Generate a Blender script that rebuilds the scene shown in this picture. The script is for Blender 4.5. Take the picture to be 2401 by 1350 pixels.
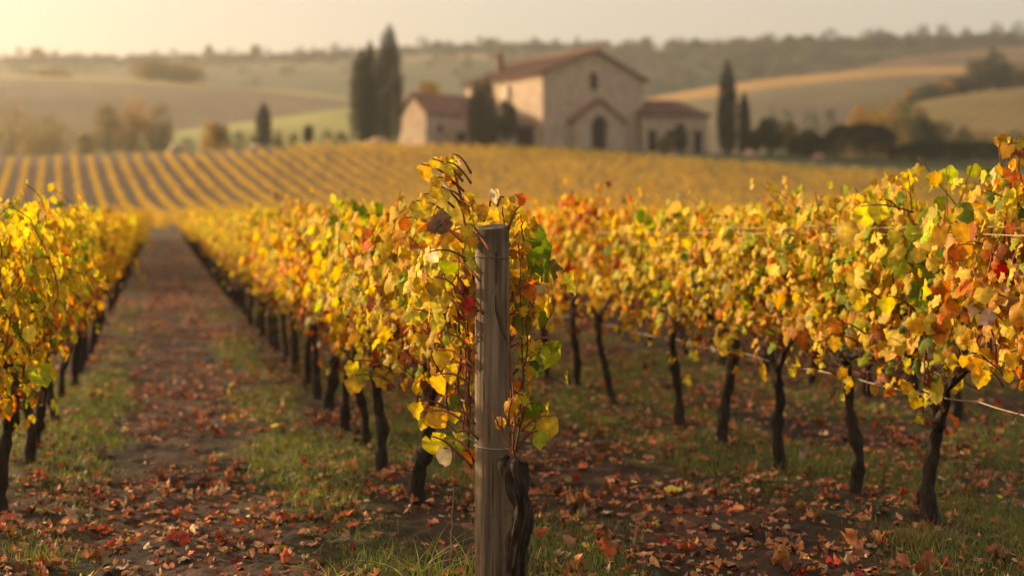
import bpy, math, random
import numpy as np
from mathutils import Vector, Matrix

for o in list(bpy.data.objects): bpy.data.objects.remove(o)
SC = bpy.context.scene
COL = SC.collection
R = math.radians
rng = np.random.default_rng(7)
random.seed(7)

# ------------------------------------------------------------------ camera
CAM_H = 1.45          # eye height over the local ground
F = 3335.0            # focal length in photo pixels (2401 wide) = 50 mm
cam = bpy.data.cameras.new('camera'); camo = bpy.data.objects.new('camera', cam); COL.objects.link(camo)
camo.location = (0, 0, CAM_H); camo.rotation_euler = (R(90), 0, 0)
cam.lens = 50; cam.sensor_width = 36; cam.shift_y = -130 / 2401
cam.clip_start = .1; cam.clip_end = 12000
cam.dof.use_dof = True; cam.dof.focus_distance = 5.75; cam.dof.aperture_fstop = 1.45
SC.camera = camo

# ------------------------------------------------------------------ sky, sun, exposure
SUN_AZ = 66.0         # degrees to the left of the view direction (+Y)
SUN_EL = 17.0
w = bpy.data.worlds.new('World'); SC.world = w; w.use_nodes = True
nt = w.node_tree; nt.nodes.clear()
sky = nt.nodes.new('ShaderNodeTexSky'); sky.sky_type = 'NISHITA'; sky.sun_disc = False
sky.sun_elevation = R(SUN_EL); sky.sun_rotation = R(-SUN_AZ)
sky.altitude = 50; sky.air_density = 1.0; sky.dust_density = 5.0; sky.ozone_density = 0.6
tint = nt.nodes.new('ShaderNodeMix'); tint.data_type = 'RGBA'; tint.blend_type = 'MULTIPLY'
tint.inputs['Factor'].default_value = 1.0
tint.inputs['B'].default_value = (1.0, .85, .70, 1)
bg = nt.nodes.new('ShaderNodeBackground'); bg.inputs['Strength'].default_value = .12
ow = nt.nodes.new('ShaderNodeOutputWorld')
cream_mix = nt.nodes.new('ShaderNodeMix'); cream_mix.data_type = 'RGBA'; cream_mix.inputs['Factor'].default_value = .6
cream_mix.inputs['B'].default_value = (3.65, 3.25, 2.6, 1)      # flat cream added to even out the sky's gradient
nt.links.new(sky.outputs[0], tint.inputs['A']); nt.links.new(tint.outputs['Result'], cream_mix.inputs['A']); nt.links.new(cream_mix.outputs['Result'], bg.inputs['Color'])
nt.links.new(bg.outputs[0], ow.inputs['Surface'])
sl = bpy.data.lights.new('sun', 'SUN'); sl.energy = 5.0; sl.angle = R(.6); sl.color = (1, .74, .42)
so = bpy.data.objects.new('sun', sl); COL.objects.link(so)
sdir = Vector((-math.sin(R(SUN_AZ)) * math.cos(R(SUN_EL)), math.cos(R(SUN_AZ)) * math.cos(R(SUN_EL)), math.sin(R(SUN_EL))))
so.rotation_euler = sdir.to_track_quat('Z', 'Y').to_euler(); so.location = (-30, 10, 40)
SC.view_settings.view_transform = 'Standard'; SC.view_settings.look = 'None'
SC.view_settings.exposure = 1.02; SC.view_settings.gamma = 1
cy = SC.cycles
cy.use_denoising = True
cy.max_bounces = 6; cy.diffuse_bounces = 3; cy.glossy_bounces = 2; cy.transmission_bounces = 3; cy.transparent_max_bounces = 6
cy.volume_bounces = 0; cy.caustics_reflective = False; cy.caustics_refractive = False
cy.sample_clamp_indirect = 4

# ------------------------------------------------------------------ helpers
def vnoise(x, y, s=1.0, seed=0):
    x = np.asarray(x, float) / s; y = np.asarray(y, float) / s
    xi = np.floor(x).astype(np.int64); yi = np.floor(y).astype(np.int64)
    fx = x - xi; fy = y - yi
    fx = fx * fx * (3 - 2 * fx); fy = fy * fy * (3 - 2 * fy)
    def h(a, b):
        n = (a * 374761393 + b * 668265263 + seed * 982451653) & 0xffffffff
        n = ((n ^ (n >> 13)) * 1274126177) & 0xffffffff
        return ((n ^ (n >> 16)) & 0xffff) / 65535.0
    return (h(xi, yi) * (1 - fx) + h(xi + 1, yi) * fx) * (1 - fy) + (h(xi, yi + 1) * (1 - fx) + h(xi + 1, yi + 1) * fx) * fy

def fbm(x, y, s=1.0, seed=0, o=4):
    r = 0; a = .5
    for i in range(o):
        r = r + a * (vnoise(x, y, s / 2 ** i, seed + i * 17) - .5); a *= .5
    return r * 2

def tag(o, label=None, cat=None, group=None, kind=None):
    if label: o['label'] = label
    if cat: o['category'] = cat
    if group: o['group'] = group
    if kind: o['kind'] = kind
    return o

def empty(name, loc, rz=0, **k):
    o = bpy.data.objects.new(name, None); COL.objects.link(o); o.empty_display_size = .3
    o.location = loc; o.rotation_euler = (0, 0, rz)
    return tag(o, **k)

def mk(name, V, Fc, mat=None, parent=None, col=None, smooth=False):
    """link one mesh; V (n,3); Fc (m,3|4) array or list of polygons; col (n,3) per vertex"""
    me = bpy.data.meshes.new(name)
    V = np.asarray(V, np.float32)
    if isinstance(Fc, np.ndarray):
        k = Fc.shape[1]
        me.vertices.add(len(V)); me.vertices.foreach_set('co', V.ravel())
        me.loops.add(Fc.size); me.loops.foreach_set('vertex_index', Fc.ravel().astype(np.int32))
        me.polygons.add(len(Fc)); me.polygons.foreach_set('loop_start', np.arange(0, Fc.size, k, dtype=np.int32))
    else:
        me.from_pydata([tuple(map(float, v)) for v in V], [], Fc)
    if smooth: me.polygons.foreach_set('use_smooth', np.ones(len(me.polygons), bool))
    if col is not None:
        a = me.color_attributes.new('Col', 'FLOAT_COLOR', 'POINT')
        c = np.ones((len(V), 4), np.float32); c[:, :3] = col; a.data.foreach_set('color', c.ravel())
    me.update(); me.validate()
    if mat: me.materials.append(mat)
    o = bpy.data.objects.new(name, me); COL.objects.link(o)
    if parent: o.parent = parent
    return o

def share(name, mesh, parent=None):
    o = bpy.data.objects.new(name, mesh); COL.objects.link(o)
    if parent: o.parent = parent
    return o

class MB:
    def __init__(s): s.V = []; s.F = []; s.C = []; s.n = 0
    def add(s, V, Fc, c=None):
        V = np.asarray(V, float); s.V.append(V); s.F += [tuple(int(i) + s.n for i in f) for f in Fc]
        s.C.append(np.tile(c if c is not None else (1, 1, 1), (len(V), 1)) if c is None or np.ndim(c) == 1 else c)
        s.n += len(V)
    def box(s, a, b, c=None):
        x0, y0, z0 = a; x1, y1, z1 = b
        s.add([(x0,y0,z0),(x1,y0,z0),(x1,y1,z0),(x0,y1,z0),(x0,y0,z1),(x1,y0,z1),(x1,y1,z1),(x0,y1,z1)],
              [(0,3,2,1),(4,5,6,7),(0,1,5,4),(1,2,6,5),(2,3,7,6),(3,0,4,7)], c)
    def prism(s, prof, y0, y1, c=None):      # prof: list of (x,z), extruded along y
        n = len(prof)
        V = [(x, y0, z) for x, z in prof] + [(x, y1, z) for x, z in prof]
        Fc = [tuple(range(n)), tuple(range(2 * n - 1, n - 1, -1))] + [(i, i + n, (i + 1) % n + n, (i + 1) % n) for i in range(n)]
        s.add(V, Fc, c)
    def tube(s, pts, rad, seg=6, c=None, rough=0, seed=0):
        V, Fc = tube(pts, rad, seg, rough, seed); s.add(V, Fc, c)
    def build(s, name, mat, parent=None, smooth=False, color=True):
        return mk(name, np.concatenate(s.V), s.F, mat, parent, np.concatenate(s.C) if color else None, smooth)

def tube(pts, rad, seg=6, rough=0, seed=0):
    pts = np.asarray(pts, float); n = len(pts)
    rad = np.full(n, rad) if np.ndim(rad) == 0 else np.asarray(rad, float)
    r = np.random.default_rng(seed)
    t = np.gradient(pts, axis=0); t /= np.linalg.norm(t, axis=1, keepdims=True) + 1e-9
    ref = np.array([1, 0, 0.]) if abs(t[0][0]) < .8 else np.array([0, 1., 0])
    V = []
    for i in range(n):
        u = np.cross(t[i], ref); u /= np.linalg.norm(u) + 1e-9; v = np.cross(t[i], u)
        a = np.arange(seg) * 2 * math.pi / seg
        rr = rad[i] * (1 + rough * r.normal(size=seg))
        V.append(pts[i] + np.outer(np.cos(a) * rr, u) + np.outer(np.sin(a) * rr, v))
    V = np.concatenate(V)
    Fc = [(i * seg + j, i * seg + (j + 1) % seg, (i + 1) * seg + (j + 1) % seg, (i + 1) * seg + j) for i in range(n - 1) for j in range(seg)]
    Fc += [tuple(range(seg - 1, -1, -1)), tuple(range((n - 1) * seg, n * seg))]
    return V, Fc

# ------------------------------------------------------------------ materials
def newmat(name):
    m = bpy.data.materials.new(name); m.use_nodes = True; m.node_tree.nodes.clear()
    return m, m.node_tree, m.node_tree.nodes, m.node_tree.links

def leafmat(name, trans=.45, gloss=.010, hue=.012, attr='Col', var=.25):
    m, t, n, l = newmat(name)
    at = n.new('ShaderNodeAttribute'); at.attribute_name = attr
    oi = n.new('ShaderNodeObjectInfo')
    hs = n.new('ShaderNodeHueSaturation')
    mr = n.new('ShaderNodeMapRange'); mr.inputs[3].default_value = .5 - hue; mr.inputs[4].default_value = .5 + hue * .5
    l.new(oi.outputs['Random'], mr.inputs[0]); l.new(mr.outputs[0], hs.inputs['Hue'])
    geo = n.new('ShaderNodeNewGeometry')
    nz = n.new('ShaderNodeTexNoise'); nz.inputs['Scale'].default_value = 38; nz.inputs['Detail'].default_value = 2
    l.new(geo.outputs['Position'], nz.inputs['Vector'])
    mv = n.new('ShaderNodeMapRange'); mv.inputs[1].default_value = .3; mv.inputs[2].default_value = .7
    mv.inputs[3].default_value = 1 - var; mv.inputs[4].default_value = 1 + var
    l.new(nz.outputs[0], mv.inputs[0]); l.new(mv.outputs[0], hs.inputs['Value'])
    l.new(at.outputs['Color'], hs.inputs['Color'])
    d = n.new('ShaderNodeBsdfDiffuse'); tr = n.new('ShaderNodeBsdfTranslucent'); g = n.new('ShaderNodeBsdfGlossy')
    g.inputs['Roughness'].default_value = .45
    sat = n.new('ShaderNodeHueSaturation'); sat.inputs['Saturation'].default_value = 1.12; sat.inputs['Value'].default_value = 1.3
    l.new(hs.outputs[0], d.inputs[0]); l.new(hs.outputs[0], sat.inputs['Color']); l.new(sat.outputs[0], tr.inputs[0])
    a = n.new('ShaderNodeMixShader'); a.inputs[0].default_value = trans
    b = n.new('ShaderNodeMixShader'); b.inputs[0].default_value = gloss
    l.new(d.outputs[0], a.inputs[1]); l.new(tr.outputs[0], a.inputs[2])
    l.new(a.outputs[0], b.inputs[1]); l.new(g.outputs[0], b.inputs[2])
    o = n.new('ShaderNodeOutputMaterial'); l.new(b.outputs[0], o.inputs[0])
    return m

def attrmat(name, rough=.9, nscale=6, namt=.3, bump=0, bscale=20, stretch=(1, 1, 1), coord='Object', spec=.2):
    """principled with the vertex colour broken up by noise"""
    m, t, n, l = newmat(name)
    at = n.new('ShaderNodeAttribute'); at.attribute_name = 'Col'
    tc = n.new('ShaderNodeTexCoord'); mp = n.new('ShaderNodeMapping'); mp.inputs['Scale'].default_value = stretch
    l.new(tc.outputs[coord], mp.inputs[0])
    nz = n.new('ShaderNodeTexNoise'); nz.inputs['Scale'].default_value = nscale; nz.inputs['Detail'].default_value = 6; nz.inputs['Roughness'].default_value = .65
    l.new(mp.outputs[0], nz.inputs['Vector'])
    mr = n.new('ShaderNodeMapRange'); mr.inputs[1].default_value = .3; mr.inputs[2].default_value = .7
    mr.inputs[3].default_value = 1 - namt; mr.inputs[4].default_value = 1 + namt; mr.clamp = False
    l.new(nz.outputs[0], mr.inputs[0])
    hs = n.new('ShaderNodeHueSaturation'); l.new(at.outputs['Color'], hs.inputs['Color']); l.new(mr.outputs[0], hs.inputs['Value'])
    p = n.new('ShaderNodeBsdfPrincipled'); p.inputs['Roughness'].default_value = rough; p.inputs['Specular IOR Level'].default_value = spec
    l.new(hs.outputs[0], p.inputs['Base Color'])
    if bump:
        nb = n.new('ShaderNodeTexNoise'); nb.inputs['Scale'].default_value = bscale; nb.inputs['Detail'].default_value = 8
        nb.inputs['Roughness'].default_value = .7
        l.new(mp.outputs[0], nb.inputs['Vector'])
        bp = n.new('ShaderNodeBump'); bp.inputs['Strength'].default_value = 1; bp.inputs['Distance'].default_value = bump
        l.new(nb.outputs[0], bp.inputs['Height']); l.new(bp.outputs[0], p.inputs['Normal'])
    o = n.new('ShaderNodeOutputMaterial'); l.new(p.outputs[0], o.inputs[0])
    return m

def flat(name, c, rough=.8, spec=.3, metal=0):
    m, t, n, l = newmat(name)
    p = n.new('ShaderNodeBsdfPrincipled'); p.inputs['Base Color'].default_value = (*c, 1)
    p.inputs['Roughness'].default_value = rough; p.inputs['Specular IOR Level'].default_value = spec; p.inputs['Metallic'].default_value = metal
    nz = n.new('ShaderNodeTexNoise'); nz.inputs['Scale'].default_value = 3; nz.inputs['Detail'].default_value = 5
    tc = n.new('ShaderNodeTexCoord'); l.new(tc.outputs['Object'], nz.inputs['Vector'])
    mx = n.new('ShaderNodeMix'); mx.data_type = 'RGBA'; mx.inputs['A'].default_value = (*[v * .7 for v in c], 1); mx.inputs['B'].default_value = (*[min(1, v * 1.25) for v in c], 1)
    l.new(nz.outputs[0], mx.inputs['Factor']); l.new(mx.outputs['Result'], p.inputs['Base Color'])
    o = n.new('ShaderNodeOutputMaterial'); l.new(p.outputs[0], o.inputs[0])
    return m

def stonemat(name, c1, c2, mortar, sc=1.0):
    m, t, n, l = newmat(name)
    tc = n.new('ShaderNodeTexCoord')
    sx = n.new('ShaderNodeSeparateXYZ'); l.new(tc.outputs['Object'], sx.inputs[0])
    ad = n.new('ShaderNodeMath'); l.new(sx.outputs[0], ad.inputs[0]); l.new(sx.outputs[1], ad.inputs[1])
    cb = n.new('ShaderNodeCombineXYZ'); l.new(ad.outputs[0], cb.inputs[0]); l.new(sx.outputs[2], cb.inputs[1])
    br = n.new('ShaderNodeTexBrick'); br.inputs['Scale'].default_value = sc
    br.inputs['Color1'].default_value = (*c1, 1); br.inputs['Color2'].default_value = (*c2, 1); br.inputs['Mortar'].default_value = (*mortar, 1)
    br.inputs['Brick Width'].default_value = .6; br.inputs['Row Height'].default_value = .3; br.inputs['Mortar Size'].default_value = .025
    l.new(cb.outputs[0], br.inputs['Vector'])
    nz = n.new('ShaderNodeTexNoise'); nz.inputs['Scale'].default_value = .7; nz.inputs['Detail'].default_value = 8; nz.inputs['Roughness'].default_value = .7
    l.new(tc.outputs['Object'], nz.inputs['Vector'])
    mr = n.new('ShaderNodeMapRange'); mr.inputs[1].default_value = .3; mr.inputs[2].default_value = .7; mr.inputs[3].default_value = .75; mr.inputs[4].default_value = 1.2
    l.new(nz.outputs[0], mr.inputs[0])
    hs = n.new('ShaderNodeHueSaturation'); l.new(br.outputs[0], hs.inputs['Color']); l.new(mr.outputs[0], hs.inputs['Value'])
    p = n.new('ShaderNodeBsdfPrincipled'); p.inputs['Roughness'].default_value = .95; p.inputs['Specular IOR Level'].default_value = .1
    l.new(hs.outputs[0], p.inputs['Base Color'])
    o = n.new('ShaderNodeOutputMaterial'); l.new(p.outputs[0], o.inputs[0])
    return m

M_LEAF = leafmat('vine_leaf')
M_FAR = leafmat('far_vine_leaf', trans=.35, gloss=.0, hue=0, var=.2)
M_TREE = leafmat('tree_leaf', trans=.42, gloss=.02, hue=.0, var=.15)
M_GRASS = leafmat('grass_blade', trans=.35, gloss=.04, hue=0, var=.1)
M_LITTER = leafmat('dry_leaf', trans=.12, gloss=.02, hue=0, var=.35)
M_BARK = attrmat('bark', nscale=34, namt=.7, bump=.02, bscale=70, stretch=(1, 1, .3))
M_CANE = attrmat('cane', nscale=20, namt=.3)
M_POST = attrmat('weathered_wood', nscale=26, namt=.65, bump=.007, bscale=70, stretch=(1, 1, .06), rough=.85)
M_GROUND = attrmat('soil', nscale=9, namt=.45, bump=.03, bscale=16, coord='Object')
M_HILL = attrmat('hill_field', nscale=.03, namt=.18, bump=0)
M_WIRE = flat('old_wire', (.31, .235, .165), .6)
M_STONE = stonemat('honey_stone', (.56, .42, .32), (.42, .31, .23), (.33, .25, .185), 1.0)
M_TILE = attrmat('roof_tile', nscale=1.2, namt=.3, rough=.9)
M_RUST = flat('rusty_wire', (.14, .10, .07), .6)
M_DARK = flat('dark_wood', (.014, .011, .010), .9)
M_TRIM = flat('trim', (.16, .105, .075), .9)
M_SHUT = flat('pale_shutter', (.6, .52, .42), .8)
M_ROCK = attrmat('pale_rock', nscale=3, namt=.3, bump=.05, bscale=5)

# ------------------------------------------------------------------ ground
PZ = np.array([-50, 0, 14, 26, 40, 52, 78, 100, 118, 133, 150, 170, 183, 193, 205, 245, 300, 340, 3500.])
PH = np.array([0, 0, .02, .16, .38, .60, 1.08, 1.5, 2.1, 3.1, 5.3, 8.5, 10.8, 12.3, 13.9, 14.2, 9, 6.5, 6.])
def prof(Y):
    Y = np.asarray(Y, float); s = 0
    for k, wt in ((-8, .12), (-4, .2), (0, .36), (4, .2), (8, .12)):     # soften the kinks
        s = s + wt * np.interp(Y + k * np.clip(Y / 60, .02, 1), PZ, PH)
    return s
def gx(X, Y):
    m = np.interp(X, [-300, -120, -63, -23, 10, 30, 68, 120, 300], [.75, .86, .92, 1.035, .985, .935, .86, .78, .7])
    f = np.clip((np.asarray(Y, float) - 110) / 60, 0, 1)
    return 1 + (m - 1) * f
def ground(X, Y):
    return prof(Y) * gx(X, Y)

def rowdist(X, Y):
    """distance across to the nearest near-field vine row"""
    c = X + .2475 * Y
    d = np.min([np.abs(c - k) for k in ROWC], axis=0)
    return d * .97
ROWC = [-.8 - 2.25 * k for k in range(12, 0, -1)] + [-.8, 1.32, 3.72] + [3.72 + 2.23 * k for k in range(1, 46)]
NEAR_END = 80.0

def tgrid():
    a = np.linspace(-1, 1, 520); b = 1 + np.geomspace(.02, 5.0, 26)
    return np.concatenate([-b[::-1], a, b])
def ygrid():
    y = [-14.0]
    while y[-1] < 3400:
        v = y[-1]; y.append(v + (1.5 if v < 2 else .25 if v < 5 else max(.02, .0058 * v) if v < 30 else .012 * v if v < 320 else .05 * v))
    return np.array(y)
tg, yg = tgrid(), ygrid()
T, Y = np.meshgrid(tg, yg)
X = T * (.58 * np.maximum(Y, 0) + 3.5)
Z = ground(X, Y)
near = np.clip((34 - Y) / 12, 0, 1)
rd = rowdist(X, Y)
mic = fbm(X, Y, .5, 3, 4) * .045 + np.abs(fbm(X, Y, .13, 9, 3)) * .05
mic = mic + .05 * np.exp(-(rd / .45) ** 2) - .02
Z = Z + mic * near + (1 - near) * fbm(X, Y, 3.0, 5, 3) * .05 * np.clip((200 - Y) / 50, 0, 1)
soil = np.array([.080, .043, .028]); soil2 = np.array([.034, .021, .015]); grs = np.array([.055, .068, .016]); tan = np.array([.22, .095, .05])
farsoil = np.array([.098, .058, .034])
n1 = fbm(X, Y, 1.1, 21, 4); n2 = fbm(X, Y, .35, 33, 3); n3 = fbm(X, Y, 2.6, 40, 3)
C = soil[None, None] + (soil2 - soil)[None, None] * np.clip(.5 - n2 * 1.6, 0, 1)[..., None]
def grass_amount(X, Y):
    """where grass grows: strips along the rows, thin in the bare aisle left of the post"""
    c = X + .2475 * Y
    rd = rowdist(X, Y)
    a = np.exp(-(np.abs(rd - .35) / .33) ** 2) * .8 + .10 + .12 * (c > 1.4) + fbm(X, Y, 1.3, 60, 3) * 1.5
    a = a - .75 * np.exp(-((c - .05) / .42) ** 2)                       # wheel-worn aisle
    a = a + .8 * np.exp(-((c - 2.0) / .42) ** 2) * (Y < 13)  # green strip right of the post, thickened to imitate sun falling on it
    a = a + .55 * np.exp(-((Y - 6.15) / .35) ** 2) * (X < -.4)
    return np.clip(a, 0, 1)
ga = grass_amount(X, Y)
C = C + (grs - C) * (ga * .5 * (Y < 80))[..., None]
lit = np.clip(n3 * 2 + .25 + n1 * 2, 0, 1) * np.clip((Y - 13) / 14, 0, 1)
C = C + (tan - C) * (lit * .34)[..., None]
ff = np.clip((Y - 80) / 6, 0, 1)[..., None]
C = C * (1 - ff) + farsoil * (1 + .3 * n3[..., None]) * ff
far = np.clip((Y - 196) / 10, 0, 1)[..., None]
C = C * (1 - far) + np.array([.10, .095, .035]) * (1 + .5 * fbm(X, Y, 30, 77, 3)[..., None]) * far
# grass strip between the far vineyard and the hedge, on the right
def field_end(X): return np.interp(X, [-200, 4, 15, 27, 42, 61, 100, 160], [193, 193, 187, 180, 174, 169, 160, 150])
st = (np.clip((Y - field_end(X)) / 2, 0, 1) * (X > 8) * (Y < 240))[..., None]
C = C * (1 - st) + np.array([.055, .06, .022]) * st
ny, nx = X.shape
idx = np.arange(ny * nx).reshape(ny, nx)
Q = np.stack([idx[:-1, :-1], idx[:-1, 1:], idx[1:, 1:], idx[1:, :-1]], -1).reshape(-1, 4)
g = mk('ground', np.stack([X, Y, Z], -1).reshape(-1, 3), Q, M_GROUND, None, np.clip(C, .005, 1).reshape(-1, 3), True)
tag(g, 'dark crumbly vineyard soil with grass strips, rising to a distant crest', 'ground', kind='structure')

# ------------------------------------------------------------------ background hills
def hill(name, label, ztop, zfront, pts, colf, back=140, base=5.5, zb=None):
    px = np.array([p[0] for p in pts], float); py = np.array([p[1] for p in pts], float)
    xs = np.linspace(px.min(), px.max(), 240)
    X0 = (xs - 1200.5) / F * ztop
    top = CAM_H + (545 - np.interp(xs, px, py)) / F * ztop
    k = np.ones(9) / 9; top = np.convolve(np.pad(top, 4, 'edge'), k, 'valid')
    t = np.concatenate([np.linspace(0, 1, 60), 1 + np.linspace(.05, 1, 12)])
    TT, XX = np.meshgrid(t, X0, indexing='ij')
    up = np.where(TT <= 1, np.sin(np.clip(TT, 0, 1) * math.pi / 2) ** 1.0 * .35 + .65 * TT, 1 - (TT - 1) ** 2)
    YY = np.where(TT <= 1, zfront + (ztop - zfront) * TT, ztop + (TT - 1) * back)
    H = base + (top[None, :] - base) * up + fbm(XX, YY, 60, 5, 3) * 1.2 * np.clip(1 - np.abs(TT - .5) * 2, 0, 1)
    col = colf(TT, XX, YY, np.broadcast_to(xs[None, :], TT.shape))
    a, b = TT.shape; idx = np.arange(a * b).reshape(a, b)
    Q = np.stack([idx[:-1, :-1], idx[:-1, 1:], idx[1:, 1:], idx[1:, :-1]], -1).reshape(-1, 4)
    o = mk(name, np.stack([XX, YY, H], -1).reshape(-1, 3), Q, M_HILL, None, np.clip(col, .01, 1).reshape(-1, 3), True)
    tag(o, label, 'hill', kind='structure')
    def hf(x, y):
        tt = (y - zfront) / (ztop - zfront); tp = np.interp(x, X0, top)
        u = math.sin(min(max(tt, 0), 1) * math.pi / 2) * .35 + .65 * tt if tt <= 1 else 1 - min(1, (y - ztop) / back) ** 2
        return base + (tp - base) * u
    return hf
def cmix(a, b, m): return np.array(a) * (1 - m[..., None]) + np.array(b) * m[..., None]
def band(T, a, b, s=.03): return np.clip((T - a) / s, 0, 1) * np.clip((b - T) / s, 0, 1)

def c_ridge(T, X, Y, P):
    n = fbm(X, Y, 120, 3, 4)
    c = cmix((.10, .095, .05), (.17, .15, .075), np.clip(.5 + n * 2, 0, 1))
    c = c + (np.array((.045, .052, .028)) - c) * (np.clip((P - 1050) / 500, 0, 1) * band(T + n * .3, .45, 2, .1))[..., None]
    c = c + (np.array((.30, .21, .12)) - c) * (band(T, .86, .95, .03) * band(P, 900, 1400, 120))[..., None]
    return c
def c_left(T, X, Y, P):
    n = fbm(X, Y, 70, 8, 4)
    c = cmix((.13, .09, .055), (.17, .12, .065), np.clip(.5 + n * 2, 0, 1))
    rows = .5 + .5 * np.sin((X * .9 + Y * .35) * .5)
    c = c * (.92 + .16 * rows[..., None])
    return c + (np.array((.40, .30, .08)) - c) * (band(T, .93, 1.1, .03))[..., None]
def c_green(T, X, Y, P):
    n = fbm(X, Y, 40, 18, 3)
    return cmix((.17, .17, .05), (.25, .23, .07), np.clip(.5 + n * 2, 0, 1))
def c_orange(T, X, Y, P):
    n = fbm(X, Y, 60, 28, 4)
    c = cmix((.085, .06, .04), (.115, .09, .045), np.clip(.5 + n * 2, 0, 1))
    c = c + (np.array((.30, .165, .045)) - c) * band(T + n * .06, .80, 1.1, .07)[..., None]
    return c + (np.array((.36, .22, .17)) - c) * (band(T, .06, .22, .03) * band(P, 1860, 1990, 20))[..., None]
def c_brown(T, X, Y, P):
    n = fbm(X, Y, 60, 38, 4)
    return cmix((.10, .062, .042), (.14, .085, .05), np.clip(.5 + n * 2, 0, 1))
def c_gold(T, X, Y, P):
    n = fbm(X, Y, 25, 48, 4); rows = .5 + .5 * np.sin((X * .8 - Y * .5) * 1.4)
    c = cmix((.085, .07, .025), (.14, .095, .03), np.clip(.5 + n * 2, 0, 1)) * (.8 + .35 * rows[..., None])
    return c + (np.array((.12, .10, .04)) - c) * np.clip(.45 - T, 0, .45)[..., None] * 1.6

h_ridge = hill('far_hill', 'long hazy wooded ridge closing the horizon', 950, 620,
     [(-3500, 170), (-1500, 165), (0, 152), (200, 148), (480, 146), (700, 142), (850, 134), (950, 126), (1100, 118), (1400, 116), (1700, 117), (1900, 112), (2150, 110), (2300, 104), (2401, 100), (3500, 95), (5500, 100)], c_ridge, 250)
h_brown = hill('brown_hill', 'brown ploughed hillside high on the right', 760, 560,
     [(1500, 300), (1700, 235), (1900, 186), (2000, 160), (2150, 130), (2401, 108), (3500, 85), (5500, 95)], c_brown)
h_orange = hill('vineyard_hill', 'hillside with an orange vineyard band behind the cypresses', 620, 330,
     [(1000, 420), (1200, 300), (1350, 262), (1510, 232), (1700, 198), (1900, 174), (2100, 160), (2300, 155), (2401, 158), (3500, 150), (5500, 160)], c_orange)
h_left = hill('left_hill', 'hazy tan hillside with a yellow upper edge on the left', 560, 300,
     [(-3500, 150), (-1500, 160), (0, 178), (150, 180), (300, 186), (450, 195), (600, 208), (750, 222), (820, 232), (950, 252), (1100, 290), (1300, 350), (1500, 420)], c_left)
h_green = hill('green_hill', 'pale green field rising behind the cypress pair', 430, 262,
     [(100, 430), (300, 345), (420, 304), (600, 282), (820, 251), (950, 241), (1100, 250), (1300, 320), (1500, 430)], c_green, 90)
h_gold = hill('golden_hill', 'golden vineyard slope rising at the right edge', 410, 262,
     [(1750, 420), (1900, 352), (2000, 296), (2130, 242), (2250, 222), (2401, 203), (3200, 150), (5000, 150)], c_gold)

# ------------------------------------------------------------------ leaf clouds
RH = [(.18, -.13), (.39, -.04), (.45, .14), (.54, .33), (.45, .50), (.36, .70), (.17, .80)]
OUT = [(0, .03)] + RH + [(0, .96)] + [(-x, y) for x, y in RH[::-1]]
LV = np.array([(0, .33)] + OUT); LV[:, 1] -= 0.0
LF = np.array([(0, i, i + 1) for i in range(1, 16)] + [(0, 16, 1)])
SQ = np.array([(0, 0), (.42, .25), (.36, .7), (0, 1.), (-.36, .7), (-.42, .25)]); SQF = np.array([(0, 1, 2), (0, 2, 3), (0, 3, 4), (0, 4, 5)])

def leaves(P, size, tip, nrm, col, curl, tmpl=(LV, LF), jag=0.0, r=rng):
    """P (n,3) stem points; returns verts, faces, colours"""
    tv, tf = tmpl; n = len(P)
    tip = tip / (np.linalg.norm(tip, axis=1, keepdims=True) + 1e-9)
    nrm = nrm - tip * (nrm * tip).sum(1, keepdims=True); nrm /= np.linalg.norm(nrm, axis=1, keepdims=True) + 1e-9
    xd = np.cross(tip, nrm)
    x = np.tile(tv[:, 0], (n, 1)); y = np.tile(tv[:, 1], (n, 1))
    wd = r.uniform(.8, 1.15, (n, 1)); x = x * wd
    if jag: x = x + r.normal(0, jag, x.shape); y = y + r.normal(0, jag, y.shape)
    c = curl[:, None]
    z = -c * (x ** 2) * 1.4 - c * r.uniform(.1, .9, (n, 1)) * y ** 2 * .7 + .12 * np.abs(x) + c * .18 * np.sin(y * 9 + x * 7)
    x = x * (1 - .35 * np.clip(c, 0, 1.5) * .6)
    V = P[:, None] + size[:, None, None] * (x[..., None] * xd[:, None] + y[..., None] * tip[:, None] + z[..., None] * nrm[:, None])
    Fc = (tf[None] + (np.arange(n) * len(tv))[:, None, None]).reshape(-1, 3)
    cc = np.repeat(col[:, None], len(tv), 1)
    m = len(tv)
    if m > 10:        # veins run to the lobe tips; some leaves are browned at the rim
        vein = np.full(m, .80); vein[0] = 1.12; vein[[3, 5, 8, 9, 10, 13, 15][:7]] = 1.0; vein[1] = 1.1
        cc = cc * vein[None, :, None]
        rim = (r.random((n, 1)) < .15) * r.uniform(.2, .85, (n, m)); rim[:, 0] = 0; rim[:, 1] *= .3
        cc = cc * (1 - rim[..., None]) + np.array((.19, .09, .035)) * rim[..., None]
    else:
        cc = cc * np.where(np.arange(m) % 2, .86, 1.05)[None, :, None]
    return V.reshape(-1, 3), Fc, cc.reshape(-1, 3)

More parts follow.
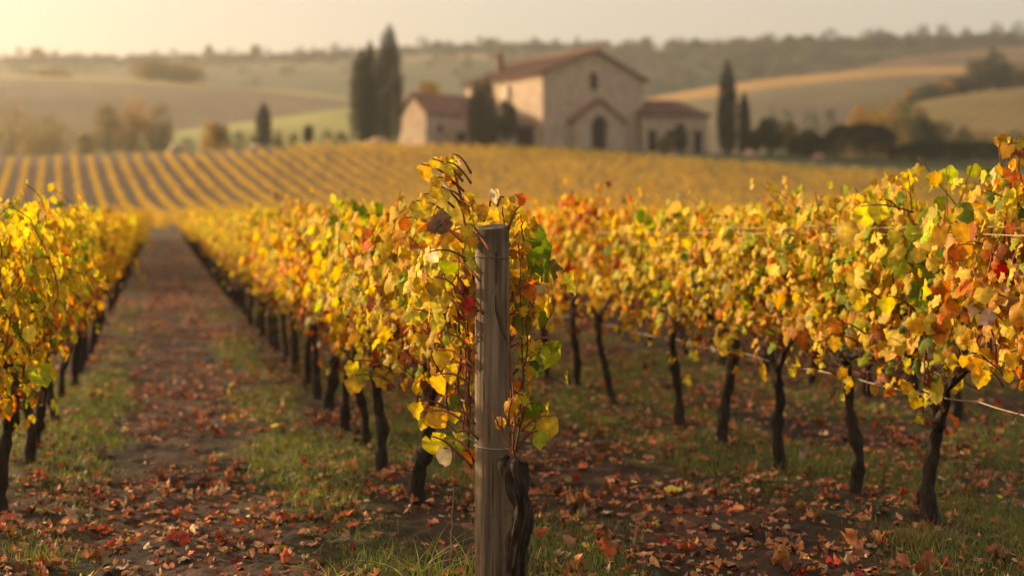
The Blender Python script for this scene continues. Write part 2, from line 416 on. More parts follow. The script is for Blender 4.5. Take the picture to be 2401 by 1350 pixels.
PAL = {
 'yellow': (.66, .48, .045), 'gold': (.66, .38, .04), 'lemon': (.58, .50, .06), 'lime': (.36, .40, .025), 'green': (.13, .19, .02), 'orange': (.62, .21, .025),
 'red': (.25, .035, .02), 'rust': (.30, .11, .035), 'brown': (.17, .09, .05), 'cream': (.62, .50, .30)}
def pick(n, wts, r):
    ks = list(wts); p = np.array([wts[k] for k in ks], float); p /= p.sum()
    c = np.array([PAL[k] for k in ks])[r.choice(len(ks), n, p=p)]
    return np.clip(c * r.uniform(.55, 1.2, (n, 1)) * (1 + r.normal(0, .06, (n, 3))), .01, .9)
W_YEL = dict(yellow=46, gold=27, lemon=14, lime=10, green=5, orange=4.5, red=.2, rust=1, brown=.6, cream=.8)
W_GRN = dict(yellow=40, gold=18, lemon=14, lime=18, green=10, orange=2, red=.3, rust=1.5, brown=2, cream=1.5)
W_ORG = dict(yellow=32, gold=34, lemon=8, lime=6, green=3, orange=14, red=1.0, rust=5, brown=4, cream=.8)
W_LOW = dict(gold=20, orange=14, red=2, rust=22, brown=20, yellow=26, cream=1)

def shoot_path(r, y0, x0, z0, length, lean, out):
    n = max(4, int(length / .06)); p = np.zeros((n, 3)); p[0] = (x0, y0, z0); d = np.array([out * .3, lean, 1.0])
    for i in range(1, n):
        d = d + r.normal(0, .16, 3); d[0] += out * .05 - p[i - 1, 0] * .8; d[2] = max(d[2] - (.05 if out else 0.0), -.9); d /= np.linalg.norm(d)
        p[i] = p[i - 1] + d * .06
    return p

def canopy(r, wts, L=1.15, ns=13, z0=.82, top=1.67, fill=230, hang=64, smin=.045, smax=.12, spread=.24, bigs=0):
    """leaf and cane clouds of one vine, row direction = local y"""
    P = []; canes = []
    for s in range(ns):
        y0 = r.uniform(-L / 2, L / 2); ln = r.uniform(.7, 1.3) * (top - z0)
        o = 0 if r.random() < .72 else r.choice([-1, 1]) * r.uniform(.15, .5)
        pth = shoot_path(r, y0, r.normal(0, .05), z0 + r.normal(0, .04), ln * (1.15 if o else 1), r.normal(0, .25), o)
        pth = pth[pth[:, 2] < top + (r.uniform(.08, .24) if r.random() < .22 else r.uniform(-.16, .06))]
        if len(pth) < 3: continue
        canes.append(pth)
        for q in pth[1:]:
            for _ in range(2 if r.random() < .75 else 1):
                a = r.uniform(0, 2 * math.pi); ro = r.uniform(.02, .11)
                P.append(q + np.array([math.cos(a) * ro * 1.1, math.sin(a) * ro, r.normal(0, .03)]))
    m = int(fill * 2.1)
    yy = r.uniform(-L / 2 - .05, L / 2 + .05, m); hh = r.beta(1.6, 1.4, m) * (top - z0 - .22 + .26 * vnoise(yy * 1.0 + r.uniform(0, 99), yy * 0, .35, 8)) + z0 - .06
    wd = spread * (.55 + .5 * np.sin(np.clip((hh - z0) / (top - z0), 0, 1) * math.pi)) * (1 + .5 * (vnoise(yy + r.uniform(0, 99), hh, .3, 4) - .5))
    xx = np.clip(r.normal(0, .62, m), -1.2, 1.2) * wd
    P += list(np.stack([xx, yy, hh], 1))
    hy = r.choice(r.uniform(-L / 2, L / 2, 5), hang) + r.normal(0, .05, hang)
    P += list(np.stack([r.normal(0, .10, hang), hy, z0 - np.abs(r.normal(0, .13, hang))], 1))
    P = np.array(P)
    q1, q2 = r.uniform(0, 99, 2); hole = vnoise(P[:, 1] + q1, P[:, 2] + q2 + P[:, 0] * .6, .17, 51)
    P = P[r.random(len(P)) < np.clip((hole - .16) * 5, .12, 1)]; n = len(P)
    side = np.where(P[:, 0] > 0, 1, -1)
    outv = np.stack([side * np.abs(r.normal(.8, .4, n)), r.normal(-.15, .45, n), r.normal(.25, .3, n)], 1)
    tip = np.stack([outv[:, 0] * .35 + r.normal(0, .25, n), r.normal(0, .35, n), -np.abs(r.normal(1., .3, n))], 1)
    size = np.exp(r.normal(math.log(.053), .40, n)).clip(smin, smax)
    if bigs:
        k = r.choice(n, bigs, replace=False); size[k] = r.uniform(.09, .13, bigs)
    hgt = (P[:, 2] - z0) / (top - z0)
    low = r.random(n) < np.clip(.50 - hgt * 1.3, 0, .8)
    # neighbouring leaves turn colour together
    ph0 = r.uniform(0, 50); fld = vnoise(P[:, 1] + ph0 + P[:, 0] * .5, P[:, 2] + ph0, .22, 31) + r.normal(0, .17, n)
    ks = ['orange', 'gold', 'yellow', 'lemon', 'lime', 'green'] if wts is not W_ORG else ['rust', 'orange', 'gold', 'yellow', 'lemon', 'green']
    pr = np.array([wts[k] for k in ks], float); cum = np.cumsum(pr) / pr.sum()
    rank = np.argsort(np.argsort(fld)) / n; ci = np.searchsorted(cum, rank).clip(0, 5)
    col = np.clip(np.array([PAL[k] for k in ks])[ci] * r.uniform(.6, 1.2, (n, 1)), .01, .9)
    odd = r.random(n) < .10; col[odd] = pick(int(odd.sum()), wts, r)
    col[low] = pick(int(low.sum()), W_LOW, r)
    dry = low & (r.random(n) < .5)
    curl = np.where(dry, r.uniform(1.2, 2.6, n), r.uniform(.1, 1.0, n)); size = np.where(dry, size * .75, size)
    # clumps of one tone
    ph = r.uniform(0, 99)
    tone = vnoise(P[:, 1] + ph, P[:, 2], .28, 7)
    gsel = (tone > .9) & ~low; col[gsel] = pick(int(gsel.sum()), W_GRN if wts is not W_ORG else W_ORG, r)
    return P, size, tip, outv, col, curl, canes

def build_canopy(data, r):
    P, size, tip, outv, col, curl, canes = data
    V, Fc, cc = leaves(P, size, tip, outv, col, curl, r=r, jag=.032)
    return V, Fc, cc

def wood(r, h=.84, split=None, lean=(0, 0), rb=.040, canes=(), seed=0, L=1.1):
    """gnarled trunk, two arms on the wire and the canes growing from it (one body)"""
    mb = MB(); n = 16; dark = np.array((.044, .033, .025))
    zs = np.linspace(-.06, h * (.62 if split else .93), n)
    wc = np.cumsum(r.normal(0, .020, (6, 2)), 0); wc -= wc[0]
    wob = np.stack([np.interp(np.linspace(0, 5, n), np.arange(6), wc[:, j]) for j in (0, 1)], 1); wob[1:-1] = (wob[:-2] + wob[1:-1] * 2 + wob[2:]) / 4
    f = (zs - zs[0]) / (zs[-1] - zs[0])
    px = wob[:, 0] + lean[0] * f ** 1.4; py = wob[:, 1] + lean[1] * f ** 1.4
    rad = rb * .92 * (1.35 - .55 * f ** .5) * (1 + .12 * r.normal(size=n)); rad[0] *= 1.35; rad[int(r.integers(5, 12))] *= 1.35; rad[-1] *= 1.3
    mb.tube(np.stack([px, py, zs], 1), rad, 9, dark, .12, seed)
    end = np.array([px[-1], py[-1], zs[-1]])
    for s in ((-1, 1) if True else ()):
        m = 8; k = np.linspace(0, 1, m)
        if split:
            a = np.stack([end[0] + r.normal(0, .01, m), end[1] + s * (.05 + .10 * k) * k ** .6 + s * k ** 4 * .2, end[2] - .03 + k * (h - end[2] + .05)], 1)
            mb.tube(a, rb * (.66 - .34 * k), 7, dark, .1, seed + 5)
        else:
            a = np.stack([end[0] * (1 - k) + r.normal(0, .008, m), end[1] + s * k * L * .42, end[2] - .03 + (1 - (1 - k) ** 3) * .09], 1)
            mb.tube(a, rb * (.72 - .45 * k), 6, dark, .1, seed + 5)
    for c in canes:
        mb.tube(c, np.linspace(.0045, .002, len(c)), 4, np.array((.20, .075, .04)) * r.uniform(.6, 1.2))
    for i in range(26):     # twiggy dry bits round the arms
        y0 = r.uniform(-L / 2, L / 2); q = np.cumsum(np.vstack([[0, y0, h - .03], r.normal(0, .04, (5, 3)) + [0, 0, -.012]]), 0)
        mb.tube(q, .003, 3, np.array((.22, .09, .05)) * r.uniform(.6, 1.2))
    return mb

# prototypes shared by most vines
PROTO = []
for i in range(12):
    r = np.random.default_rng(100 + i)
    wts = [W_YEL, W_GRN, W_YEL, W_ORG][i % 4]
    dat = canopy(r, wts)
    V, Fc, cc = build_canopy(dat, r)
    fm = mk('foliage', V, Fc, M_LEAF, None, cc, False); wm = wood(r, canes=dat[6], split=(i % 3 == 0), lean=(r.normal(0, .04), r.normal(0, .07)), rb=r.uniform(.028, .042), seed=i).build('trunk', M_BARK, None, True)
    PROTO.append((fm.data, wm.data, [0, 1, 0, 2][i % 4]))
    bpy.data.objects.remove(fm); bpy.data.objects.remove(wm)

RDIR = math.atan2(.2475, 1.0)     # rows lean left of +Y by this angle
def rowpt(c, y): return (c - .2475 * y, y)
KINDS = ['golden yellow', 'yellow-green', 'orange and rust']
ORD = ['first', 'second', 'third', 'fourth', 'fifth', 'sixth', 'seventh', 'eighth', 'ninth', 'tenth', 'eleventh', 'twelfth', 'thirteenth', 'fourteenth', 'fifteenth', 'sixteenth', 'seventeenth', 'eighteenth', 'nineteenth', 'twentieth']
TENS = {2: 'twenty', 3: 'thirty', 4: 'forty', 5: 'fifty', 6: 'sixty'}
def ordn(n):
    if n <= 20: return ORD[n - 1]
    return (TENS[n // 10] + '-' + ORD[n % 10 - 1]) if n % 10 else TENS[n // 10][:-1] + 'ieth'

ROWNAME = {12: 'row left of the bare aisle', 13: "the wooden post's row", 14: 'row just right of the post'}
def rname(ri):
    if ri in ROWNAME: return ROWNAME[ri]
    return f'{ordn(13 - ri)} row left of the aisle' if ri < 12 else f'{ordn(ri - 13)} row right of the post'

# positions: the near vines whose trunks show stand where the photograph has them
KNOWN = {13: [5.6, 7.33, 8.35, 9.3, 10.1, 11.1, 11.9],
         14: [5.55, 6.86, 7.62, 8.56, 9.40, 10.2, 11.5, 12.6, 13.6],
         12: [7.2, 8.56, 9.2, 10.6, 11.8],
         15: [10.6, 11.2, 11.95, 13.0, 14.0]}
cand = []
for ri, c in enumerate(ROWC):
    ys = list(KNOWN.get(ri, []))
    y = (ys[-1] if ys else max(8.5, c / .62 if c > 0 else -c / .10)) + 1.08
    while y < NEAR_END: ys.append(y); y += 1.08 + random.uniform(-.06, .06)
    for y in ys:
        x = c - .2475 * y
        if abs(x) < .375 * y + .9: cand.append((y, ri, x, y in KNOWN.get(ri, [])))
cand.sort()
N_IND = 296
indiv, rest = cand[:N_IND], cand[N_IND:]
count = {}
bykey = sorted(indiv, key=lambda q: (q[1], q[0]))
HERO = {}
for (y, ri, x, known) in bykey:
    count[ri] = count.get(ri, 0) + 1
    k = count[ri]
    zg = float(ground(x, y)) + .01
    if (ri == 13 and k <= 3) or (ri == 14 and k <= 5) or (ri == 12 and k <= 2):
        HERO[(ri, k)] = (x, y, zg); continue
    pref = 2 if (ri == 14 and 11 < y < 16) else random.choices([0, 1, 2], [55, 25, 20])[0]
    if ri in (12,): pref = random.choice([0, 0, 2])
    fm, wm, kd = random.choice([p for p in PROTO if p[2] == pref])
    o = empty('grapevine', (x, y, zg), RDIR + (math.pi if random.random() < .5 else 0),
              label=f'{KINDS[kd]} vine, {ordn(k)} along {rname(ri)}', cat='grapevine', group='grapevines in the near rows')
    s = random.uniform(.94, 1.05); o.scale = (s, s, random.uniform(.95, 1.06) * (1.05 if ri in (14, 15) else 1))
    share('foliage', fm, o); share('trunk', wm, o)

def hero(ri, k, label, wts, tk, wk, extra=None):
    x, y, zg = HERO[(ri, k)]; r = np.random.default_rng(500 + ri * 10 + k)
    o = empty('grapevine', (x, y, zg), RDIR, label=label, cat='grapevine', group='grapevines in the near rows')
    dat = list(canopy(r, wts, **tk))
    if extra: extra(dat, r)
    V, Fc, cc = leaves(dat[0], dat[1], dat[2], dat[3], dat[4], dat[5], r=r, jag=.03)
    mk('foliage', V, Fc, M_LEAF, o, cc)
    wood(r, canes=(), seed=ri * 7 + k, **wk).build('trunk', M_BARK, o, True)
    mb = MB()
    for c in dat[6]: mb.tube(c, np.linspace(.0055, .0025, len(c)), 5, np.array((.22, .08, .04)) * r.uniform(.6, 1.3))
    mb.build('canes', M_CANE, o, True)
    return o, dat

def toloc(ri, k, px, py, dy=0.0):
    """a point of the photograph at the vine's depth -> the vine's local frame"""
    x, y, zg = HERO[(ri, k)]; yy = y + dy
    v = Vector(((px - 1200.5) / F * yy - x, dy, CAM_H - (py - 545) / F * yy - zg)); v.rotate(Matrix.Rotation(-RDIR, 3, 'Z')); return np.array(v)

def add_leaf(dat, p, size, tip, nrm, col, curl):
    for i, v in enumerate((p, size, tip, nrm, col, curl)):
        dat[i] = np.append(dat[i], [v], axis=0)

def cluster(dat, r, ri, k, items):
    """items: (px, py, dy, size, colour name) leaves facing roughly the viewer"""
    for px, py, dy, s, cn in items:
        p = toloc(ri, k, px, py, dy); tip = np.array([r.normal(0, .35), r.normal(0, .2), -1.0]); nrm = np.array([-.45 + r.normal(0, .35), -.85, .25 + r.normal(0, .3)])
        a = p - tip * s * .5 / np.linalg.norm(tip); hi = a[2] > 1.6 and ri != 13
        e = np.array([a[0] * .5, a[1] + r.normal(0, .05), 1.3 if hi else a[2] - r.uniform(.02, .1)])
        dat[6].append(np.stack([e + (a - e) * t_ + np.array([0, 0, .02]) * math.sin(t_ * 3.14) for t_ in np.linspace(0, 1, 7)]))
        s *= .88; add_leaf(dat, p - tip * s * .5 / np.linalg.norm(tip), s, tip, nrm, np.array(PAL[cn]) * r.uniform(.9, 1.15), r.uniform(.2, .9))

def post_vine(dat, r):
    # thin the crown where the post stands and trim it to a short bush
    P = dat[0]
    keep = ((P[:, 1] > .14) | (P[:, 0] < -.11) | ((P[:, 0] > .13) & (r.random(len(P)) < .6))) & ~((P[:, 0] > -.2) & (P[:, 1] < .1) & (P[:, 0] < .1))
    keep &= r.random(len(P)) < np.where(P[:, 1] < -.3, .0, 1)
    for i in range(6): dat[i] = dat[i][keep]
    dat[6] = [c for c in dat[6] if c[:, 1].min() > 0.08]
    cv = []
    def cane(pts, nleaf=0, wt=W_YEL, s=(.05, .10)):
        q = np.array([toloc(13, 1, a, b, d) for a, b, d in pts]); t = np.linspace(0, 1, len(q)); tt = np.linspace(0, 1, 22)
        c = np.stack([np.interp(tt, t, q[:, j]) for j in range(3)], 1); c += np.cumsum(r.normal(0, .0035, c.shape), 0); dat[6].append(c)
        for _ in range(nleaf):
            a = c[int(r.integers(3, 22))] + r.normal(0, .028, 3)
            cl = pick(1, wt, r)[0]
            add_leaf(dat, a, r.uniform(*s), np.array([r.normal(0, .5), r.normal(0, .4), -.8]), np.array([r.normal(-.4, .6), -.7, .3]), cl, r.uniform(.2, 1.6))
    cane([(1120, 900, .15), (1105, 600, .1), (1080, 480, .1), (1050, 400, .1), (1040, 372, .1)], 30, W_YEL, (.03, .075))
    cane([(1090, 480, .1), (1060, 400, .08), (1060, 372, .06)], 8, W_YEL, (.03, .06))
    cane([(1200, 1000, .2), (1190, 700, .2), (1185, 520, .15), (1190, 450, .15)], 34, W_YEL, (.03, .07))
    cane([(1200, 700, .2), (1230, 560, .2), (1215, 500, .15)], 22, W_YEL, (.03, .06))
    for a in ((1095, 1000, 1085, 560), (1105, 1050, 1110, 620), (1075, 950, 1060, 600), (1125, 1000, 1100, 520), (1055, 980, 1040, 700),
              (1210, 1080, 1205, 560), (1222, 1000, 1240, 600), (1085, 1030, 1070, 640), (1098, 930, 1096, 500)):
        cane([(a[0], a[1], .12), ((a[0] + a[2]) / 2 + r.normal(0, 8), (a[1] + a[3]) / 2, .12), (a[2], a[3], .1)], 14, W_YEL if r.random() < .6 else W_LOW, (.025, .065))
    cluster(dat, r, 13, 1, [
        (998, 408, .05, .085, 'gold'), (1022, 385, 0, .05, 'yellow'), (1055, 400, 0, .075, 'lemon'), (1058, 372, 0, .04, 'yellow'), (1020, 430, .05, .05, 'gold'),
        (1024, 455, .03, .07, 'yellow'), (1045, 462, .02, .055, 'lemon'), (990, 500, .05, .115, 'lemon'), (1000, 545, .05, .11, 'yellow'), (985, 470, .1, .06, 'yellow'),
        (1045, 560, .02, .085, 'gold'), (1095, 550, -.02, .08, 'yellow'), (1105, 570, -.04, .06, 'gold'), (1160, 462, .1, .07, 'cream'), (1185, 478, .1, .05, 'yellow'),
        (1130, 500, .1, .07, 'gold'), (1220, 495, .1, .035, 'lemon'), (955, 530, .1, .07, 'rust'), (1065, 625, -.05, .06, 'lemon'), (1055, 650, -.05, .05, 'yellow'),
        (1020, 605, -.02, .07, 'cream'), (1025, 680, -.03, .11, 'yellow'), (1030, 720, -.03, .10, 'yellow'), (1022, 760, 0, .09, 'lemon'), (960, 745, .0, .075, 'lemon'),
        (1095, 715, -.03, .07, 'red'), (1100, 740, -.02, .07, 'rust'), (1045, 800, 0, .05, 'lime'), (1030, 845, -.05, .10, 'yellow'), (1055, 880, -.05, .09, 'yellow'),
        (1035, 905, -.06, .10, 'gold'), (980, 965, -.03, .09, 'yellow'), (990, 995, -.03, .075, 'yellow'), (1030, 985, -.05, .10, 'gold'), (1065, 980, -.05, .06, 'yellow'),
        (1022, 1050, -.06, .11, 'lemon'), (1042, 1075, -.09, .085, 'cream'), (1075, 1025, -.03, .04, 'yellow'), (1095, 1075, .1, .075, 'orange'), (1050, 1045, -.05, .07, 'lime'),
        (1245, 560, .3, .12, 'green'), (1265, 600, .3, .14, 'green'), (1240, 650, .28, .14, 'green'), (1280, 640, .32, .12, 'green'), (1225, 720, .25, .10, 'green'),
        (1215, 640, .15, .06, 'gold'), (1240, 690, .1, .08, 'orange'), (1265, 680, .12, .05, 'cream'), (1250, 665, .1, .06, 'orange'), (1225, 770, .2, .11, 'green'),
        (1265, 745, .2, .11, 'green'), (1290, 840, .2, .13, 'lime'), (1235, 830, .2, .11, 'lime'), (1255, 870, .2, .08, 'green'), (1300, 815, .2, .07, 'lime'),
        (1245, 970, .1, .12, 'green'), (1275, 1010, .05, .13, 'yellow'), (1265, 1035, .0, .09, 'lime'), (1240, 1000, .06, .06, 'yellow'), (1228, 940, .06, .05, 'lemon'),
        (1187, 960, -.12, .085, 'gold'), (1170, 995, -.12, .055, 'gold'), (1210, 940, -.12, .045, 'gold')])
    # dark shrivelled leaf behind the top
    for px, py, s in ((1042, 500, .10), (1056, 518, .075), (1034, 522, .06)):
        add_leaf(dat, toloc(13, 1, px, py, .0), s, np.array([-.6, 0, -.5]), np.array([.2, -.9, .5]), np.array((.34, .22, .15)), 1.6)
    cane([(1205, 1075, -.10), (1185, 1000, -.14), (1160, 965, -.16), (1132, 945, -.14)], 0)
    cane([(1208, 1078, -.08), (1200, 980, -.12), (1195, 880, -.05), (1200, 780, .1)], 0)

hero(13, 1, 'yellow vine with a short black gnarled stump hugging the wooden post', W_YEL,
     dict(L=1.2, ns=12, z0=.78, top=1.58, fill=230, hang=26, spread=.22), dict(h=.5, rb=.001), post_vine)
# the stump itself replaces that thin trunk
def stump():
    o = [q for q in bpy.data.objects if q.name.startswith('trunk') and q.parent and q.parent['label'].startswith('yellow vine with a short black')][0]
    old = o.data
    pts = [(1205, 1420, -.07), (1207, 1350, -.08), (1212, 1300, -.09), (1222, 1240, -.09), (1226, 1190, -.09), (1216, 1145, -.09), (1205, 1110, -.09), (1203, 1085, -.09), (1207, 1070, -.09)]
    q = np.array([toloc(13, 1, a, b, d) for a, b, d in pts]); t = np.linspace(0, 1, len(q)); tt = np.linspace(0, 1, 150)
    c = np.stack([np.interp(tt, t, q[:, j]) for j in range(3)], 1)
    for _ in range(30): c[1:-1] = (c[:-2] + c[1:-1] + c[2:]) / 3
    rad = np.interp(tt, [0, .2, .45, .6, .75, .88, .96, 1], [.043, .034, .037, .039, .041, .046, .041, .024])
    V, Fc = tube(c, rad, 72, 0, 1)
    k = np.arange(len(V)); a = (k % 72) / 72 * 2 * math.pi; z = V[:, 2]
    ridge = .005 * np.sin(a * 4 + z * 16) + .0035 * np.sin(a * 7 - z * 26) + .010 * fbm(np.cos(a) * 1.6 + 5, z * 10 + np.sin(a) * 1.6, 1, 3, 4) - .006 * np.abs(fbm(a * 5, z * 7, 1, 8, 4)) + .007 * np.exp(-((z - .43) / .03) ** 2) * np.cos(a - 2)
    cc = c[np.minimum(k // 72, 149)]; d = V - cc; d /= np.linalg.norm(d, axis=1, keepdims=True) + 1e-9
    V = V + d * ridge[:, None] * 1.7
    shade = np.clip(1 + 1.2 * fbm(a * 6, z * 5, 1, 18, 4), .35, 2.2)[:, None]
    mb = MB(); mb.add(V, Fc, np.array((.060, .042, .030)) * shade)
    p0 = toloc(13, 1, 1225, 1080, -.11); mb.tube([p0, p0 + [.012, -.02, .012]], .014, 9, (.30, .15, .07))       # pruning cut
    n = mb.build('trunk', M_BARK, o.parent, True)
    bpy.data.objects.remove(o); bpy.data.meshes.remove(old); n.name = 'trunk'
stump()

def h2(dat, r):
    cluster(dat, r, 13, 2, [(825, 870, -.3, .11, 'lemon'), (828, 905, -.3, .11, 'yellow'), (845, 885, -.3, .08, 'lime')])
hero(13, 2, 'yellow grapevine with a crooked V-shaped trunk, just behind the wooden post', W_YEL,
     dict(L=1.35, ns=15, z0=.80, top=1.63, fill=260, hang=40, spread=.28, bigs=14), dict(h=.8, rb=.042, split=True, lean=(.05, .04)), h2)
hero(13, 3, 'dense yellow grapevine, third in the wooden post\'s row', W_YEL,
     dict(L=1.25, ns=14, z0=.80, top=1.64, fill=280, hang=60, spread=.30, bigs=10), dict(h=.8, rb=.034, lean=(.02, -.05)))
def rightmost(dat, r):
    def cane(pts, nleaf, wt, s):
        q = np.array([toloc(14, 1, a, b, d) for a, b, d in pts]); t = np.linspace(0, 1, len(q)); tt = np.linspace(0, 1, 20)
        c = np.stack([np.interp(tt, t, q[:, j]) for j in range(3)], 1); c += np.cumsum(r.normal(0, .004, c.shape), 0); dat[6].append(c)
        for _ in range(nleaf):
            a = c[int(r.integers(3, 20))] + r.normal(0, .03, 3)
            add_leaf(dat, a, r.uniform(*s), np.array([r.normal(0, .5), r.normal(0, .4), -.8]), np.array([r.normal(-.4, .6), -.7, .3]), pick(1, wt, r)[0], r.uniform(.2, 1.6))
    cane([(2420, 700, .6), (2400, 500, .6), (2385, 400, .6), (2372, 325, .6)], 14, W_YEL, (.03, .07))
    cane([(2440, 650, .5), (2410, 480, .5), (2395, 380, .5)], 10, W_ORG, (.04, .08))
    cluster(dat, r, 14, 1, [(2357, 358, .6, .085, 'gold'), (2368, 330, .6, .035, 'lemon'), (2340, 335, .6, .05, 'gold'), (2385, 335, .6, .04, 'cream'), (2385, 385, .6, .06, 'yellow'),
        (2365, 415, .6, .09, 'orange'), (2385, 425, .6, .07, 'orange'), (2345, 435, .6, .06, 'orange'), (2368, 510, .5, .08, 'yellow'), (2290, 500, .7, .10, 'gold'),
        (2240, 600, .6, .10, 'orange'), (2265, 590, .6, .08, 'gold'), (2350, 640, .5, .10, 'red'), (2370, 660, .5, .07, 'red'), (2350, 700, .5, .11, 'cream'), (2310, 745, .5, .08, 'cream'),
        (2370, 720, .55, .12, 'green'), (2290, 860, .5, .10, 'gold'), (2300, 890, .5, .10, 'yellow'), (2260, 850, .5, .07, 'gold'), (2280, 730, .5, .07, 'cream'), (2375, 850, .4, .09, 'yellow')])
hero(14, 1, 'tall orange and yellow vine at the right edge, topped by a lone upright shoot', W_ORG,
     dict(L=1.5, ns=20, z0=.86, top=1.78, fill=300, hang=50, spread=.30, bigs=24), dict(h=.8, rb=.036, split=True), rightmost)
def greenone(dat, r):
    dat[6].append(np.array([toloc(14, 2, 2168 + r.normal(0, 1.5), q_, -.18) for q_ in np.linspace(905, 760, 9)]))
    cluster(dat, r, 14, 2, [(2180, 525, -.15, .13, 'lime'), (2145, 555, -.12, .12, 'lime'), (2150, 600, -.15, .14, 'green'), (2195, 600, -.2, .14, 'green'), (2170, 650, -.15, .14, 'green'),
        (2060, 500, -.1, .13, 'lemon'), (2030, 510, -.1, .12, 'lemon'), (2230, 420, .1, .12, 'lime'), (2285, 405, .1, .08, 'lime'), (2310, 410, .15, .09, 'green'), (2130, 430, .1, .10, 'yellow'),
        (2110, 470, .1, .08, 'yellow'), (2140, 690, -.15, .12, 'green'), (2210, 660, -.2, .12, 'green'), (2110, 640, -.1, .11, 'lime'), (2150, 765, -.2, .12, 'gold'), (2215, 755, -.22, .12, 'gold'),
        (2085, 720, -.1, .11, 'lemon'), (2165, 700, -.2, .10, 'green'), (2150, 950, -.1, .09, 'yellow'), (2140, 930, -.1, .07, 'lemon'), (2160, 985, -.1, .07, 'lemon'), (1960, 770, .2, .08, 'orange'),
        (1958, 810, .2, .09, 'gold'), (1860, 875, .3, .055, 'yellow'), (1975, 880, .2, .08, 'gold'), (2005, 700, .05, .09, 'yellow'), (2100, 560, -.05, .10, 'lemon')])
hero(14, 2, 'large vine with many dark green leaves and a forked trunk, near the right edge', W_GRN,
     dict(L=1.2, ns=18, z0=.84, top=1.78, fill=270, hang=44, spread=.28, bigs=30), dict(h=.82, rb=.040, split=True, lean=(0, .02)), greenone)
hero(14, 3, 'yellow grapevine with a straight slim trunk, third in the row right of the post', W_YEL,
     dict(L=1.05, ns=16, z0=.86, top=1.77, fill=250, hang=44, spread=.28, bigs=12), dict(h=.82, rb=.034, lean=(.02, .0)))
hero(14, 4, 'yellow-green vine with a Y-forked trunk, right half of the picture', W_GRN,
     dict(L=1.1, ns=16, z0=.88, top=1.75, fill=250, hang=36, spread=.26, bigs=10), dict(h=.86, rb=.038, split=True, lean=(-.06, -.02)))
hero(14, 5, 'yellow and rust vine on a bent trunk, just left of the Y-forked one', W_YEL,
     dict(L=1.0, ns=15, z0=.88, top=1.73, fill=240, hang=40, spread=.26, bigs=8), dict(h=.86, rb=.038, lean=(.03, .05)))
hero(12, 1, 'bushy yellow vine cut by the left edge, its foliage hanging lowest', W_YEL,
     dict(L=1.5, ns=18, z0=.72, top=1.66, fill=320, hang=120, spread=.32, bigs=10), dict(h=.78, rb=.036))
hero(12, 2, 'golden vine with a slim curved trunk, second in the row left of the bare aisle', W_YEL,
     dict(L=1.2, ns=15, z0=.78, top=1.70, fill=280, hang=60, spread=.32, bigs=6), dict(h=.8, rb=.034, lean=(-.05, .03)))

